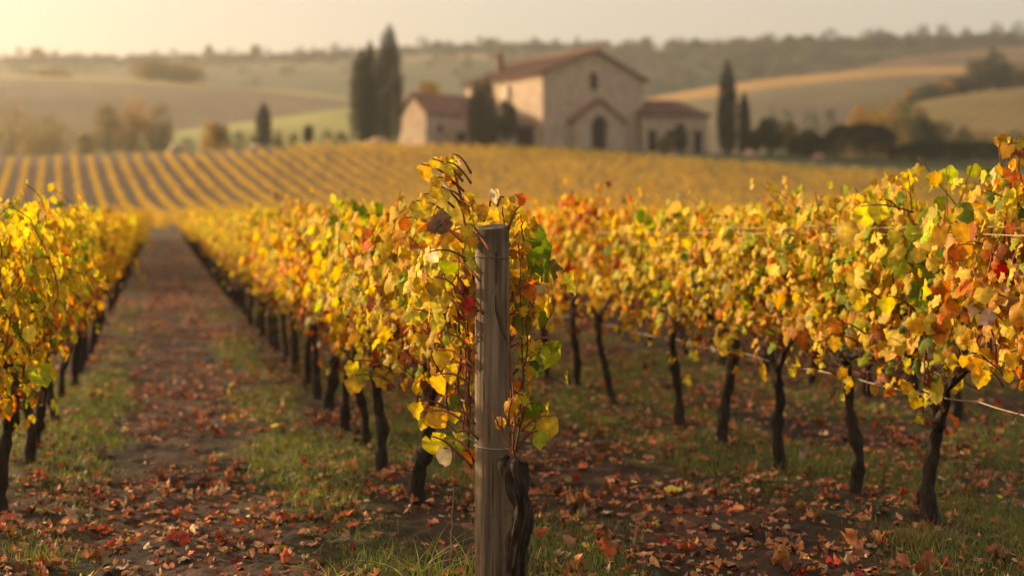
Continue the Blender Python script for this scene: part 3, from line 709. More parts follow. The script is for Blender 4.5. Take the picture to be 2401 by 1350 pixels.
# ------------------------------------------------------------------ the rest of the vines: one mass
def mass_vines():
    r = np.random.default_rng(3); PP = []; SZ = []; CW = []; ST = []
    def run(x, y, dx, dy, L, n, sz, w=.30, tones=0):
        t = r.uniform(-.5, .5, n) * L; px = x + dx * t; py = y + dy * t
        hh = .62 + r.beta(1.8, 1.5, n) * 1.0; a = np.sin(np.clip((hh - .5) / 1.2, 0, 1) * math.pi)
        off = np.clip(r.normal(0, .7, n), -1.2, 1.2) * w * (.4 + .6 * a)
        hh = hh * (.94 + .16 * vnoise(px, py, .7, 3)) * (tones or 1)
        px = px + off * dy; py = py - off * dx
        PP.append(np.stack([px, py, ground(px, py) + hh], 1)); SZ.append(r.uniform(.7, 1.3, n) * sz)
    for (y, ri, x, k) in rest:
        n = int(170 * (50 / y) ** .8); run(x, y, -.24, .97, 1.1, n, .105 + .0006 * (y - 40))
        ST.append((x, y))
    # far vineyard on the rising slope
    d = np.array([-.3225, 1.0]); d /= np.linalg.norm(d); c = -60.0
    while c < 230:
        y = 83.0 + r.uniform(-.3, .3)
        while y < 200:
            x = c - .3225 * y
            if abs(x) < .40 * y + 4 and y < field_end(x) and not (x < -30 and y > 186 + (x + 30) * .03):
                L = 1.6; m = int(44 * (110 / y) ** .7 * r.uniform(.65, 1.25)) if r.random() > .03 else 4; run(x, y, d[0], d[1], L * 1.05, m, .14 + .0008 * (y - 84), .17 + .12 * r.random(), .80)
            y += 1.6 * d[1]
        c += 2.02
    P = np.concatenate(PP); S = np.concatenate(SZ); n = len(P)
    base = np.array([(.72, .47, .10), (.62, .36, .08), (.56, .41, .09), (.26, .22, .035)])
    k = r.choice(4, n, p=[.42, .25, .2, .13]); col = base[k] * r.uniform(.75, 1.15, (n, 1))
    olive = np.clip((P[:, 0] + .3 * P[:, 1] - 45) / 60, 0, 1) * (P[:, 1] > 84)
    nn = vnoise(P[:, 0], P[:, 1], 6, 12)
    mixv = np.clip(olive * .55 + (nn - .5) * .5, 0, .8)[:, None]
    col = col * (1 - mixv) + np.array((.24, .18, .035)) * mixv
    outv = np.stack([r.normal(0, 1, n), r.normal(0, 1, n), r.normal(.6, .6, n)], 1)
    tip = np.stack([r.normal(0, .6, n), r.normal(0, .6, n), -np.abs(r.normal(.7, .4, n))], 1)
    V, Fc, cc = leaves(P, S, tip, outv, col, r.uniform(.1, 1, n), (SQ, SQF), r=r)
    # trunks of the nearer ones of them
    Vs, Fs, Cs = [V], [Fc], [cc]; base_n = len(V)
    for (x, y) in ST:
        z = float(ground(x, y)); q = np.array([(x - .03, y, z - .1), (x + .03, y, z - .1), (x, y + .05, z - .1), (x - .03, y, z + .85), (x + .03, y, z + .85), (x, y + .05, z + .85)])
        f = np.array([(0, 1, 4), (0, 4, 3), (1, 2, 5), (1, 5, 4), (2, 0, 3), (2, 3, 5)]) + base_n
        Vs.append(q); Fs.append(f); Cs.append(np.tile((.03, .022, .016), (6, 1))); base_n += 6
    o = mk('vineyard', np.concatenate(Vs), np.concatenate(Fs), M_FAR, None, np.concatenate(Cs))
    tag(o, 'golden mass of vine rows covering the rising field beyond the near rows', 'vineyard', kind='stuff')
mass_vines()

# ------------------------------------------------------------------ wooden post with its wires
def post():
    o = empty('wooden_post', (-.0765, 5.66, .0), 0, label='weathered grey round wooden post in front of the yellow vines', cat='post')
    ns, nz = 128, 220; h = 1.474; H0 = -.12
    a = np.linspace(0, 2 * math.pi, ns, endpoint=False); z = np.linspace(H0, h, nz)
    A, ZZ = np.meshgrid(a, z)
    rr = .0655 + .0028 * (h - ZZ) + .0022 * np.sin(A * 2 + 1 + ZZ * .8) + .0018 * np.sin(A * 3 - ZZ * 1.5) + .0016 * fbm(A * 3, ZZ * .7, 1, 4, 4) + .0010 * fbm(A * 30, ZZ * 2, 1, 6, 3)
    # rounded rim
    rim = np.clip((ZZ - (h - .012)) / .012, 0, 1); rr = rr - .006 * rim ** 2
    # front of the post is angle -pi/2 ; long drying crack running down and to the right
    def crack(apts, zpts, wid, dep):
        cz = np.interp(ZZ, zpts, apts, left=99, right=99); wv = np.interp(ZZ, zpts, wid, left=0, right=0) + 1e-6
        return dep * np.exp(-((A - cz) / wv) ** 2)
    F0 = 1.5 * math.pi
    rr = rr - crack([F0 + 1.1, F0 + .62, F0 + .25, F0 + .2], [1.00, 1.06, 1.14, 1.20], [.03, .07, .06, .01], .022)
    rr = rr - crack([F0 + .24, F0 + .28, F0 + .25], [1.24, 1.31, 1.365], [.03, .09, .04], .02)
    rr = rr - crack([F0 + .05, F0 + .02, F0 + .07], [-.1, .3, .62], [.03, .02, .01], .008)
    for kx, kz, w1, dp in ((F0 - .55, .60, .02, .006), (F0 - .2, .9, .015, .004), (F0 + .9, .5, .02, .006), (F0 - .8, 1.1, .02, .004)):
        rr = rr - crack([kx, kx + .03, kx], [kz - .28, kz, kz + .3], [.004, w1, .004], dp)
    tilt = .004 * (ZZ)
    X = rr * np.cos(A) + .0; Yv = rr * np.sin(A)
    top = ZZ + .010 * rim * (np.cos(A) * .4 + np.sin(A) * .9)
    V = np.stack([X, Yv, top], -1).reshape(-1, 3)
    idx = np.arange(ns * nz).reshape(nz, ns); nx_ = np.roll(idx, -1, 1)
    Q = np.stack([idx[:-1], nx_[:-1], nx_[1:], idx[1:]], -1).reshape(-1, 4)
    g = fbm(A * 8, ZZ * .35, .3, 14, 4); col = np.array((.185, .132, .088)) * (1 + .5 * g[..., None])
    top_dark = np.clip((ZZ - 1.36) / .08, 0, 1)[..., None]; col = col * (1 - top_dark * .35)       # darker towards the top
    low = np.clip((.75 - ZZ) / .6, 0, 1)[..., None]; col = col * (1 - low * .2) + np.array((.14, .105, .06)) * low * .25
    mk('shaft', V, Q, M_POST, o, np.clip(col, .02, 1).reshape(-1, 3), True)
    # end grain: rings of radial cells
    nr = 14; Vv = []; Cc = []
    rim_r = rr[-1]; zt = top[-1]
    for i in range(nr + 1):
        f = 1 - i / nr; Vv.append(np.stack([rim_r * np.cos(a) * f, rim_r * np.sin(a) * f, h + (zt - h) * f + .0015 * np.sin(i * 2.6) + .001 * fbm(a * 6, a * 0 + i, 1, 9, 2)], 1))
        Cc.append(np.tile(np.array((.17, .14, .115)) * (.75 + .4 * (i % 2)), (ns, 1)))
    idx = np.arange(ns * (nr + 1)).reshape(nr + 1, ns); nx_ = np.roll(idx, -1, 1)
    Q = np.stack([idx[:-1], nx_[:-1], nx_[1:], idx[1:]], -1).reshape(-1, 4)
    mk('end_grain', np.concatenate(Vv), Q, M_POST, o, np.concatenate(Cc), True)
    return o
post()

def ring(name, z, r0, tilt, th, label, cat, tail=None, mat=None):
    a = np.linspace(0, 2 * math.pi, 48, endpoint=True)
    pts = [(-.0765 + r0 * math.cos(t), 5.66 + r0 * math.sin(t), z + tilt * math.cos(t)) for t in a]
    mb = MB(); mb.tube(pts, th, 6)
    if tail:
        for tl in tail: mb.tube(tl, th, 6)
    o = mb.build(name, mat or M_RUST, None, True); tag(o, label, cat); return o
def sag(p, q, n=40, s=.0, jig=0.0, seed=1):
    p, q = np.array(p, float), np.array(q, float); t = np.linspace(0, 1, n)[:, None]
    r = np.random.default_rng(seed); v = p + (q - p) * t; v[:, 2] -= s * 4 * (t * (1 - t))[:, 0]; v += r.normal(0, jig, v.shape); return v
px0 = -.0765
ring('trellis_wire', 1.352, .0735, -.004, .0022, 'thin wire wrapped round the post near its top and running back along the row', 'wire',
     [sag((px0 - .07, 5.70, 1.352), (*rowpt(1.30, 30), 1.40 + .25), 60, .02)])
ring('binding_twine', .600, .0745, -.006, .0028, 'pale twine looped round the post at the stump\'s top', 'twine',
     [sag((px0 - .06, 5.60, .62), (px0 - .12, 5.62, .655), 8, 0, .002), sag((px0 + .05, 5.60, .603), (.015, 5.53, .592), 8, 0, .002)], M_WIRE)
ring('loose_wire', .345, .0755, .012, .0012, 'thin dark wire sagging across the post low down', 'wire')
for (ri, z, y0, y1, lab, sg, th) in (
        (14, .665, 5.2, 30, 'lower pale wire strung along the row right of the post', .02, .0042),
        (14, 1.44, 5.2, 11.8, 'upper pale wire at eye height in the row right of the post', .01, .0034),
        (14, 1.475, 5.2, 9.2, 'second pale wire just above the eye-height one, right edge', .012, .0028),
        (14, .83, 5.2, 26, 'thin middle wire just above the lower one, row right of the post', .03, .0028),
        (13, .70, 6.1, 30, 'pale lower wire seen left of the post under the foliage', .01, .0035),
        (12, .78, 6.0, 30, 'wire under the foliage in the row left of the aisle', .02, .003)):
    c = ROWC[ri] + (-.15 if z > 1.4 else .02); mb = MB(); segs = []
    ys = np.arange(y0, y1, 1.3)
    for a, b in zip(ys[:-1], ys[1:]):
        s_ = sag((*rowpt(c, a), z + float(ground(0, a))), (*rowpt(c, b), z + float(ground(0, b))), 10, sg, .002, int(a * 9)); segs.append(s_ if not segs else s_[1:])
    mb.tube(np.concatenate(segs), th, 5); o = mb.build('trellis_wire', M_WIRE, None, True); tag(o, lab, 'wire')
# ------------------------------------------------------------------ grass and fallen leaves
def gz(x, y):
    rd = rowdist(x, y); m = fbm(x, y, .5, 3, 4) * .045 + np.abs(fbm(x, y, .13, 9, 3)) * .05 + .05 * np.exp(-(rd / .45) ** 2) - .02
    return ground(x, y) + m * np.clip((34 - y) / 12, 0, 1)
def blades(P, h, wd, lean, col, r, seg=3):
    n = len(P); az = r.uniform(0, 2 * math.pi, n); d = np.stack([np.cos(az), np.sin(az)], 1); fa = r.uniform(0, 2 * math.pi, n); wv = np.stack([np.cos(fa), np.sin(fa)], 1)
    L = []
    for i in range(seg + 1):
        t = i / seg; off = d * (lean * h * t ** 2)[:, None]; z = h * (t - .35 * lean * t ** 2)
        ctr = np.stack([P[:, 0] + off[:, 0], P[:, 1] + off[:, 1], P[:, 2] + z], 1); ww = wd * (1 - t) ** .7 * .5
        if i < seg: L += [ctr - np.c_[wv * ww[:, None], np.zeros(n)], ctr + np.c_[wv * ww[:, None], np.zeros(n)]]
        else: L.append(ctr)
    V = np.stack(L, 1); k = V.shape[1]; f = []
    for i in range(seg - 1): f += [(2 * i, 2 * i + 1, 2 * i + 3), (2 * i, 2 * i + 3, 2 * i + 2)]
    f.append((2 * seg - 2, 2 * seg - 1, 2 * seg)); f = np.array(f)
    Fc = (f[None] + (np.arange(n) * k)[:, None, None]).reshape(-1, 3)
    return V.reshape(-1, 3), Fc, np.repeat(col, k, 0)
def scatter(n, y0, y1, r, pw=1.0):
    u = r.random(n); y = (y0 ** pw + u * (y1 ** pw - y0 ** pw)) ** (1 / pw); x = r.uniform(-.43, .43, n) * (y + .6); return x, y
r = np.random.default_rng(11)
x, y = scatter(520000, 5.2, 24, r, .9); ga = grass_amount(x, y); k = r.random(len(x)) < np.clip(ga - .36, 0, 1) ** 1.3 * .72
x, y = x[k], y[k]; n = len(x)
g1 = np.array((.13, .20, .03)); g2 = np.array((.22, .21, .045)); g3 = np.array((.24, .17, .07)); u = r.random((n, 1)); dryn = vnoise(x, y, 1.0, 71)[:, None]
col = g1 * (1 - u) + g2 * u; col = np.where(r.random((n, 1)) < .12 + .35 * (dryn > .62), g3, col) * r.uniform(.7, 1.2, (n, 1))
P = np.stack([x, y, gz(x, y) - .004], 1)
V, Fc, cc = blades(P, r.uniform(.02, .065, n) * (1 + .6 * (grass_amount(x, y) > .8)), np.full(n, .0035) + .0002 * y, r.uniform(.1, 1.1, n), col, r)
tag(mk('grass', V, Fc, M_GRASS, None, cc), 'short autumn grass in strips between the vine rows', 'grass', kind='stuff')
print('grass', n)

LIT = np.array([(.34, .135, .075), (.42, .19, .11), (.40, .10, .04), (.46, .20, .07), (.30, .03, .02), (.20, .09, .05), (.36, .25, .16), (.12, .055, .035), (.5, .36, .06)])
LIT = LIT * np.array([1.2, 1.25, 1.2])
LP = np.array([.24, .18, .15, .12, .045, .15, .09, .12, .02])
def litter_leaves(x, y, s, r, lift=.012, col=None):
    n = len(x); P = np.stack([x, y, gz(x, y) + r.uniform(.2, 1, n) * lift + s * .12], 1)
    az = r.uniform(0, 2 * math.pi, n); tip = np.stack([np.cos(az), np.sin(az), r.normal(0, .16, n)], 1); nr = np.stack([r.normal(0, .3, n), r.normal(0, .3, n), r.choice([1, 1, -.8], n)], 1)
    if col is None: col = LIT[r.choice(9, n, p=LP / LP.sum())] * r.uniform(.65, 1.45, (n, 1))
    return leaves(P, s, tip, nr, col, r.uniform(.3, 2.0, n), r=r, jag=.04)
x, y = scatter(92000, 5.2, 78, r, .8)
cl = np.clip(fbm(x, y, .8, 91, 3) * 2.0 + .70 + .25 * ((x + .2475 * y) > 1.4), .16, 1); k = r.random(len(x)) < cl * np.clip(1.15 - y / 60, .3, 1)
x, y = x[k], y[k]; s = np.exp(r.normal(math.log(.038), .33, len(x))) * np.clip(.9 + y * .014, 1, 1.7)
V, Fc, cc = litter_leaves(x, y, s, r)
tag(mk('leaf_litter', V, Fc, M_LITTER, None, cc), 'curled russet and orange fallen vine leaves strewn over the soil', 'leaf litter', kind='stuff')

def onground(px, py):        # pixel on the near ground
    y = F * CAM_H / (py - 545); return (px - 1200.5) / F * y, y
for px, py, sz, c, lab in (
        (915, 1172, .075, (.60, .50, .03), 'bright yellow round leaf lying by the crooked trunk behind the post'),
        (250, 1280, .08, (.33, .02, .02), 'deep red leaf lying on the soil near the lower left'),
        (388, 1283, .075, (.45, .07, .03), 'orange-red curled leaf standing on edge in the lower left grass'),
        (445, 1290, .10, (.42, .06, .03), 'large red ragged leaf in the grass of the bare aisle'),
        (525, 1275, .10, (.40, .09, .05), 'rust-red folded leaf beside the ragged one in the aisle'),
        (502, 1245, .05, (.50, .06, .02), 'small scarlet leaf above the folded rust-red leaf'),
        (185, 1243, .06, (.45, .06, .03), 'small red leaf left of the deep red one'),
        (630, 1270, .11, (.36, .17, .11), 'pale brown leaf propped upright left of the grass tuft'),
        (665, 1335, .09, (.50, .10, .03), 'orange-red leaf at the bottom edge left of the grass tuft'),
        (820, 1295, .07, (.34, .02, .02), 'dark red leaf just left of the tall grass tuft'),
        (1290, 1235, .05, (.55, .45, .12), 'small lemon leaf right of the black stump'),
        (1255, 1262, .09, (.42, .04, .02), 'bright red leaf at the foot of the black stump'),
        (1350, 1270, .09, (.42, .19, .12), 'pinkish curled leaf standing right of the stump'),
        (1425, 1330, .12, (.52, .12, .03), 'big orange-red leaf at the bottom edge right of the post'),
        (1345, 1340, .09, (.55, .17, .04), 'orange leaf at the bottom edge between the post and the big one'),
        (1870, 1285, .08, (.60, .22, .05), 'light orange leaf on bare soil left of the orange heap'),
        (2005, 1280, .11, (.58, .24, .08), 'tall curled orange leaf heading the lower right leaf heap'),
        (2030, 1305, .11, (.50, .22, .11), 'tan-orange leaf leaning on the tall curled one'),
        (2065, 1278, .08, (.52, .15, .04), 'reddish orange leaf right of the lower right leaf heap'),
        (2125, 1335, .09, (.50, .20, .10), 'peach coloured leaf at the bottom edge on the right'),
        (2190, 1338, .09, (.44, .15, .08), 'brick coloured leaf at the bottom edge, rightmost of the curled ones')):
    X0, Y0 = onground(px, py + 8); r2 = np.random.default_rng(px)
    P = np.array([[0, 0, .0]]); a = r2.uniform(0, 6.3); st = 'upright' in lab or 'edge' in lab or 'tall' in lab
    tip = np.array([[math.cos(a), math.sin(a) * .4, 1.2 if st else .35]]); nr = np.array([[r2.normal(-.2, .3), -1.0, .5 if st else 1.4]])
    V, Fc, cc = leaves(P, np.array([sz * .78]), tip, nr, np.array([c]), np.array([r2.uniform(.8, 1.9)]), r=r2, jag=.02)
    V = V - [0, 0, V[:, 2].min()]
    o = mk('fallen_leaf', V, Fc, M_LITTER, None, cc, True); o.location = (X0, Y0, float(gz(np.array([X0]), np.array([Y0]))[0]) + .004)
    tag(o, lab, 'leaf', 'bright leaves fallen in the foreground')

def tuft(px, py, n, h, w, rad, cols, lean, lab, seed, dy=0):
    r = np.random.default_rng(seed); X0, Y0 = onground(px, py); Y0 += dy
    P = np.stack([r.normal(0, rad, n), r.normal(0, rad * .6, n), np.zeros(n)], 1)
    cc0 = np.array(cols)[r.integers(0, len(cols), n)] * r.uniform(.7, 1.2, (n, 1))
    V, Fc, cc = blades(P, r.uniform(.35, 1, n) * h, r.uniform(.6, 1.2, n) * w, r.uniform(*lean, n), cc0, r, 8)
    o = mk('grass_tuft', V, Fc, M_GRASS, None, cc); o.location = (X0, Y0, float(gz(np.array([X0]), np.array([Y0]))[0]) - .01)
    tag(o, lab, 'grass tuft')
GC = [(.30, .34, .05), (.22, .29, .04), (.40, .36, .08)]
tuft(1030, 1388, 44, .36, .010, .065, GC, (.5, 1.5), 'tuft of long arching grass blades just left of the post', 5)
tuft(1085, 1395, 20, .28, .009, .03, GC, (.1, .8), 'short stiff grass tuft touching the foot of the post', 6)
tuft(800, 1372, 16, .26, .009, .05, GC, (.8, 1.7), 'sparse curling grass tuft at the bottom edge left of the post', 7)
tuft(2170, 1290, 260, .18, .004, .085, [(.28, .21, .07), (.20, .19, .05), (.34, .25, .11)], (.2, 1.2), 'dry straw coloured tuft round the dark green vine\'s trunk', 8)
tuft(1880, 1130, 160, .15, .004, .10, [(.14, .15, .03), (.22, .19, .05)], (.2, 1.0), 'green tuft at the foot of the Y-forked trunk', 9)
tuft(900, 1110, 140, .13, .004, .12, [(.12, .15, .03), (.18, .17, .04)], (.2, 1.0), 'low grass tuft beneath the crooked V-shaped trunk', 10)
mb = MB(); q = sag((*onground(1052, 1370), .0), (*onground(1052, 1370), .40), 14, 0, .003, 4); q[:, 0] += np.linspace(0, .02, 14)
V, Fc = tube(q, .003, 5); mb.add(V, Fc, (.28, .17, .08)); o = mb.build('dry_stem', M_CANE, None, True); tag(o, 'thin dry stem rising from the arching grass left of the post', 'stem')

# ------------------------------------------------------------------ trees
def cards(r, centers, radii, n, size, col, spread=.5, vert=False):
    """leaf faces scattered through and over lumps"""
    k = r.choice(len(centers), n, p=(radii.mean(1) ** 2) / (radii.mean(1) ** 2).sum())
    d = r.normal(size=(n, 3)); d /= np.linalg.norm(d, axis=1, keepdims=True); rr = r.uniform(.62, 1.05, n) ** .6
    P = centers[k] + d * radii[k] * rr[:, None]
    nr = d + r.normal(0, spread, (n, 3)); tip = r.normal(size=(n, 3)) + (np.array([0, 0, 2.5]) if vert else 0)
    base = np.array(col)[r.integers(0, len(col), len(centers))][k]
    cc = base * r.uniform(.65, 1.3, (n, 1)); return leaves(P, r.uniform(.6, 1.3, n) * size, tip, nr, cc, r.uniform(0, .8, n), (SQ, SQF), r=r)

def hground(px, Z, hf=None):
    x = (px - 1200.5) / F * Z; return x, float(hf(x, Z)) if hf else float(ground(x, Z))
NTREE = [0]
def tree(name, px, ptop, pw, Z, label, col, cat='tree', hf=None, kind='round', n=1500, group=None, size=None, minh=None):
    NTREE[0] += 1; r = np.random.default_rng(900 + NTREE[0]); x, zg = hground(px, Z, hf)
    H = max(CAM_H + (545 - ptop) / F * Z - zg, minh or 1.0); W = pw / F * Z
    o = empty(name, (x, Z, zg - .05), r.uniform(0, 6.28), label=label, cat=cat, group=group)
    size = size or max(.16, Z / 1422 * 1.6)
    bark = (.055, .042, .032)
    mb = MB()
    if kind == 'cypress':
        m = 26; zc = np.linspace(.08, .97, m) * H; f = zc / H
        env = np.interp(f, [0, .08, .2, .45, .7, .88, 1], [.45, .92, 1.12, 1.14, 1.02, .70, .14]) * W / 2
        ctr = np.stack([r.normal(0, .10, m) * env, r.normal(0, .10, m) * env, zc], 1); rad = np.stack([env, env, np.full(m, H / m * 1.9)], 1)
        # spurs that break the outline
        ctr2 = np.stack([np.repeat(env, 3) * np.cos(a := r.uniform(0, 6.28, 3 * m)) * .68, np.repeat(env, 3) * np.sin(a) * .68, np.repeat(zc, 3) + r.normal(0, .3, 3 * m)], 1)
        rad2 = np.stack([np.repeat(env, 3) * .34, np.repeat(env, 3) * .34, np.full(3 * m, H / m * 1.8)], 1)
        c_, r_ = np.concatenate([ctr, ctr2]), np.concatenate([rad, rad2])
        V, Fc, cc = cards(r, c_, r_, int(n * 1.5), size * .8, col, .7, True)
        mb.tube([(0, 0, -.2), (0, 0, H * .3), (.05, 0, H * .85)], [W * .08, W * .06, .04], 8, bark)
    else:
        q = {'round': (.50, 9), 'bush': (.42, 8), 'poplar': (.5, 9), 'lump': (.5, 8)}[kind]
        trunk = H * (.10 if kind in ('bush',) else .2)
        m = q[1] + int(r.integers(0, 4)); ctr = []; rad = []
        for i in range(m):
            a = r.uniform(0, 6.28); f = r.uniform(.15, .9); rr = math.sin(f * math.pi) ** .6 * W * .30 * r.uniform(.3, 1.1)
            ctr.append((math.cos(a) * rr, math.sin(a) * rr, trunk + (H - trunk) * f)); s = W * r.uniform(.16, .30) * (1.25 - .5 * f)
            rad.append((s, s, min(s * r.uniform(.7, 1.1), H * .35)))
        ctr.append((0, 0, trunk + (H - trunk) * .5)); rad.append((W * .42, W * .42, (H - trunk) * .46)); ctr.append((0, 0, trunk + (H - trunk) * .3)); rad.append((W * .46, W * .46, (H - trunk) * .34))
        c_, r_ = np.array(ctr), np.array(rad)
        c_[:, 2] = np.minimum(c_[:, 2], H - r_[:, 2] * .9); c_[:, 2] = np.maximum(c_[:, 2], r_[:, 2] * .8)
        V, Fc, cc = cards(r, c_, r_, int(n * 2.2), size, col, .6)
        mb.tube([(0, 0, -.3), (.05 * H * .1, 0, H * .25), (0, 0, H * .55)], [W * .05 + .05, W * .035 + .03, .05], 8, bark)
        for c in c_[:5]: mb.tube([(0, 0, H * .2), (c[0] * .5, c[1] * .5, (c[2] + H * .2) / 2 + .1), tuple(c)], [W * .025 + .02, W * .015 + .02, .02], 5, bark)
    mk('crown', V, Fc, M_TREE, o, cc)
    mb.build('trunk', M_BARK, o, True)
    return o
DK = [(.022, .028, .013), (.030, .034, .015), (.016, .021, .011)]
GR = [(.05, .065, .022), (.07, .08, .025), (.04, .05, .02)]
OL = [(.23, .165, .045), (.17, .135, .04), (.28, .19, .05)]
OR = [(.36, .20, .045), (.28, .17, .04), (.40, .24, .05), (.17, .13, .035)]
G1 = 'cypresses round the farmhouse'
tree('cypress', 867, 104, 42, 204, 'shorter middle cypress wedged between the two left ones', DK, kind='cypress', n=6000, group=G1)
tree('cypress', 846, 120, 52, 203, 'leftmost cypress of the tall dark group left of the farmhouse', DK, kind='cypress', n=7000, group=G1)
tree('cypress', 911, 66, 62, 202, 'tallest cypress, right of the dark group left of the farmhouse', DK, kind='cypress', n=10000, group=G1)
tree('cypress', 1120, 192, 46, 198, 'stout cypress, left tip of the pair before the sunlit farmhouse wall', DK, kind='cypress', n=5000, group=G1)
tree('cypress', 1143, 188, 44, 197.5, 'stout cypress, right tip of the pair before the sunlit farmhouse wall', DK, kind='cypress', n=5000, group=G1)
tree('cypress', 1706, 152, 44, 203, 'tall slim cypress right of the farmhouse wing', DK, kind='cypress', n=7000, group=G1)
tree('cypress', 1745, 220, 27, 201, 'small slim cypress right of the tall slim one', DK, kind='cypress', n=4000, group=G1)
tree('small_cypress', 618, 243, 34, 210, 'lone small dark cypress left of the tall group', DK, kind='cypress', n=3000)
tree('round_tree', 1187, 228, 64, 201, 'dark rounded tree behind the stout cypresses', DK, n=3000)
tree('small_tree', 723, 289, 28, 212, 'tiny dark tree between the lone cypress and the tall group', DK, n=900)
tree('round_tree', 1000, 186, 100, 236, 'brown-orange rounded tree behind the small gabled barn', OR, n=2600)
tree('bush', 505, 284, 84, 222, 'low golden bush beyond the vineyard crest', OR, kind='bush', n=1600)
tree('autumn_tree', 250, 230, 84, 272, 'hazy olive tree, left of three beyond the vineyard crest', OL, n=1800)
tree('autumn_tree', 318, 216, 108, 270, 'hazy orange tree, middle of three beyond the vineyard crest', OR, n=2200)
tree('autumn_tree', 378, 230, 66, 268, 'hazy brown tree, right of three beyond the vineyard crest', OL, n=1600)
tree('large_bush', 10, 222, 190, 285, 'big hazy tree mass at the left edge', OL, kind='bush', n=2600)
tree('large_bush', 95, 258, 150, 262, 'rounded hazy bush right of the left edge mass', OL, kind='bush', n=2200)
tree('bush', 198, 306, 50, 250, 'small hazy bush left of the three autumn trees', OL, kind='bush', n=900)
for i, (px, pt, w_) in enumerate(((560, 300, 50), (590, 306, 40), (655, 300, 50), (690, 305, 40), (765, 300, 50), (800, 303, 46), (440, 318, 60))):
    tree('bush', px, pt, w_, 262 + i, f'low grey-green bush, {ordn(i + 1)} from the left in the line below the green field', GR + OL, kind='bush', n=700, group='low bushes beyond the crest', minh=2.5)
tree('distant_tree', 352, 138, 120, 566, 'left rounded tree of the hazy clump on the left hill', OL, kind='bush', hf=h_left, n=1800)
tree('distant_tree', 425, 144, 120, 566, 'right rounded tree of the hazy clump on the left hill', OL, kind='bush', hf=h_left, n=1800)
tree('distant_tree', 120, 166, 120, 570, 'flat hazy tree on the yellow edge of the left hill', OL, hf=h_left, n=900, minh=4)
tree('distant_tree', 590, 172, 90, 700, 'faint grey tree below the left ridge', GR, hf=h_ridge, n=900, minh=8)
# right side
tree('bush', 1805, 276, 76, 203, 'dark green rounded bush right of the small slim cypress', GR, n=2200)
tree('bush', 1852, 284, 58, 206, 'olive bush between the dark rounded bush and the clipped hedge', OL, n=1500)
tree('bush', 1895, 300, 60, 208, 'low green bush left of the clipped hedge', GR, kind='bush', n=1500)
tree('bush', 1770, 300, 30, 207, 'small dark bush right beside the small slim cypress', GR, kind='bush', n=900)
tree('autumn_tree', 2030, 232, 104, 247, 'orange-brown tree behind the clipped hedge', OR, n=2200)
tree('autumn_tree', 2088, 216, 112, 252, 'olive and orange tree behind the hedge\'s right end', OR + OL, n=2200)
tree('round_tree', 2138, 236, 100, 243, 'dark olive tree right of the orange trees', GR + OL, n=2200)
tree('round_tree', 2168, 272, 80, 238, 'dark tree lowest of those right of the hedge', DK, n=1800)
for i, (px, pt, w_, Z_, c_) in enumerate(((2180, 198, 90, 425, GR), (2215, 190, 70, 425, OR), (2250, 178, 100, 428, DK), (2300, 136, 100, 430, DK), (2337, 112, 64, 432, DK), (2370, 146, 104, 430, GR), (2410, 160, 70, 430, OR), (2140, 205, 50, 430, OR), (2460, 150, 90, 430, GR))):
    tree('hillside_tree', px, pt, w_, Z_, f'hillside tree, {ordn([2, 3, 4, 5, 6, 7, 8, 1, 9][i])} from the left along the golden slope\'s top', c_, hf=h_gold, n=1300, group='trees topping the golden slope', minh=6)
for i, (px, pt, w_) in enumerate(((2205, 282, 96), (2260, 294, 90), (2320, 300, 100), (2380, 306, 100))):
    tree('bush', px, pt, w_, 240 + i * 2, f'shadowy bush, {ordn(i + 1)} from the left below the golden slope', GR + OL, kind='bush', n=1300, group='bushes below the golden slope')
for i, (px, pt, w_, Z_) in enumerate(((1810, 240, 50, 345), (1845, 243, 46, 350), (1900, 240, 60, 352), (1950, 243, 50, 355))):
    tree('distant_tree', px, pt, w_, Z_, f'grey-green field tree, {ordn(i + 1)} from the left above the pinkish field', GR, hf=h_orange, n=600, group='trees in line above the pinkish field', minh=4)

def hedge(name, px0, px1, ptop, Z, label, col, n, depth=2.5):
    r = np.random.default_rng(int(px0)); x0, _ = hground(px0, Z); x1, _ = hground(px1, Z); zg = float(ground((x0 + x1) / 2, Z)); H = CAM_H + (545 - ptop) / F * Z - zg
    H = max(H, 1.2); o = empty(name, ((x0 + x1) / 2, Z, zg), 0, label=label, cat='hedge'); L = (x1 - x0) / 2
    P = np.stack([r.uniform(-L, L, n), r.uniform(-depth / 2, depth / 2, n), r.uniform(0, 1, n) ** .6 * H], 1)
    f = r.integers(0, 3, n); P[f == 0, 1] = -depth / 2 + r.normal(0, .12, (f == 0).sum()); P[f == 1, 2] = H + r.normal(0, .12, (f == 1).sum()) - .12 * (P[f == 1, 0] / L) ** 8 * 4; P[:, 2] *= 1 - .30 * np.abs(P[:, 0] / L) ** 5 + .10 * (vnoise(P[:, 0] + 40, P[:, 1], 1.6, 5) - .5)
    V, Fc, cc = leaves(P, r.uniform(.2, .38, n), r.normal(size=(n, 3)), r.normal(size=(n, 3)) + [0, -.6, .6], np.array(col)[r.integers(0, len(col), n)] * r.uniform(.7, 1.3, (n, 1)), r.uniform(0, .6, n), (SQ, SQF), r=r)
    mk('crown', V, Fc, M_TREE, o, cc); mb = MB()
    for xx in np.linspace(-L * .9, L * .9, 9): mb.tube([(xx, 0, -.2), (xx + .1, 0, H * .5), (xx, .1, H * .85)], [.1, .07, .03], 6, (.05, .04, .03))
    mb.build('stems', M_BARK, o)
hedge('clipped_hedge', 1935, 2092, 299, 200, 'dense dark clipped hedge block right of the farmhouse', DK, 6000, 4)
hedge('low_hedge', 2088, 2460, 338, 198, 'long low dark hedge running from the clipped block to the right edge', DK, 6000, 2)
hedge('low_hedge', 1850, 1938, 322, 203, 'short low hedge joining the bushes to the clipped block', GR, 2500, 2)

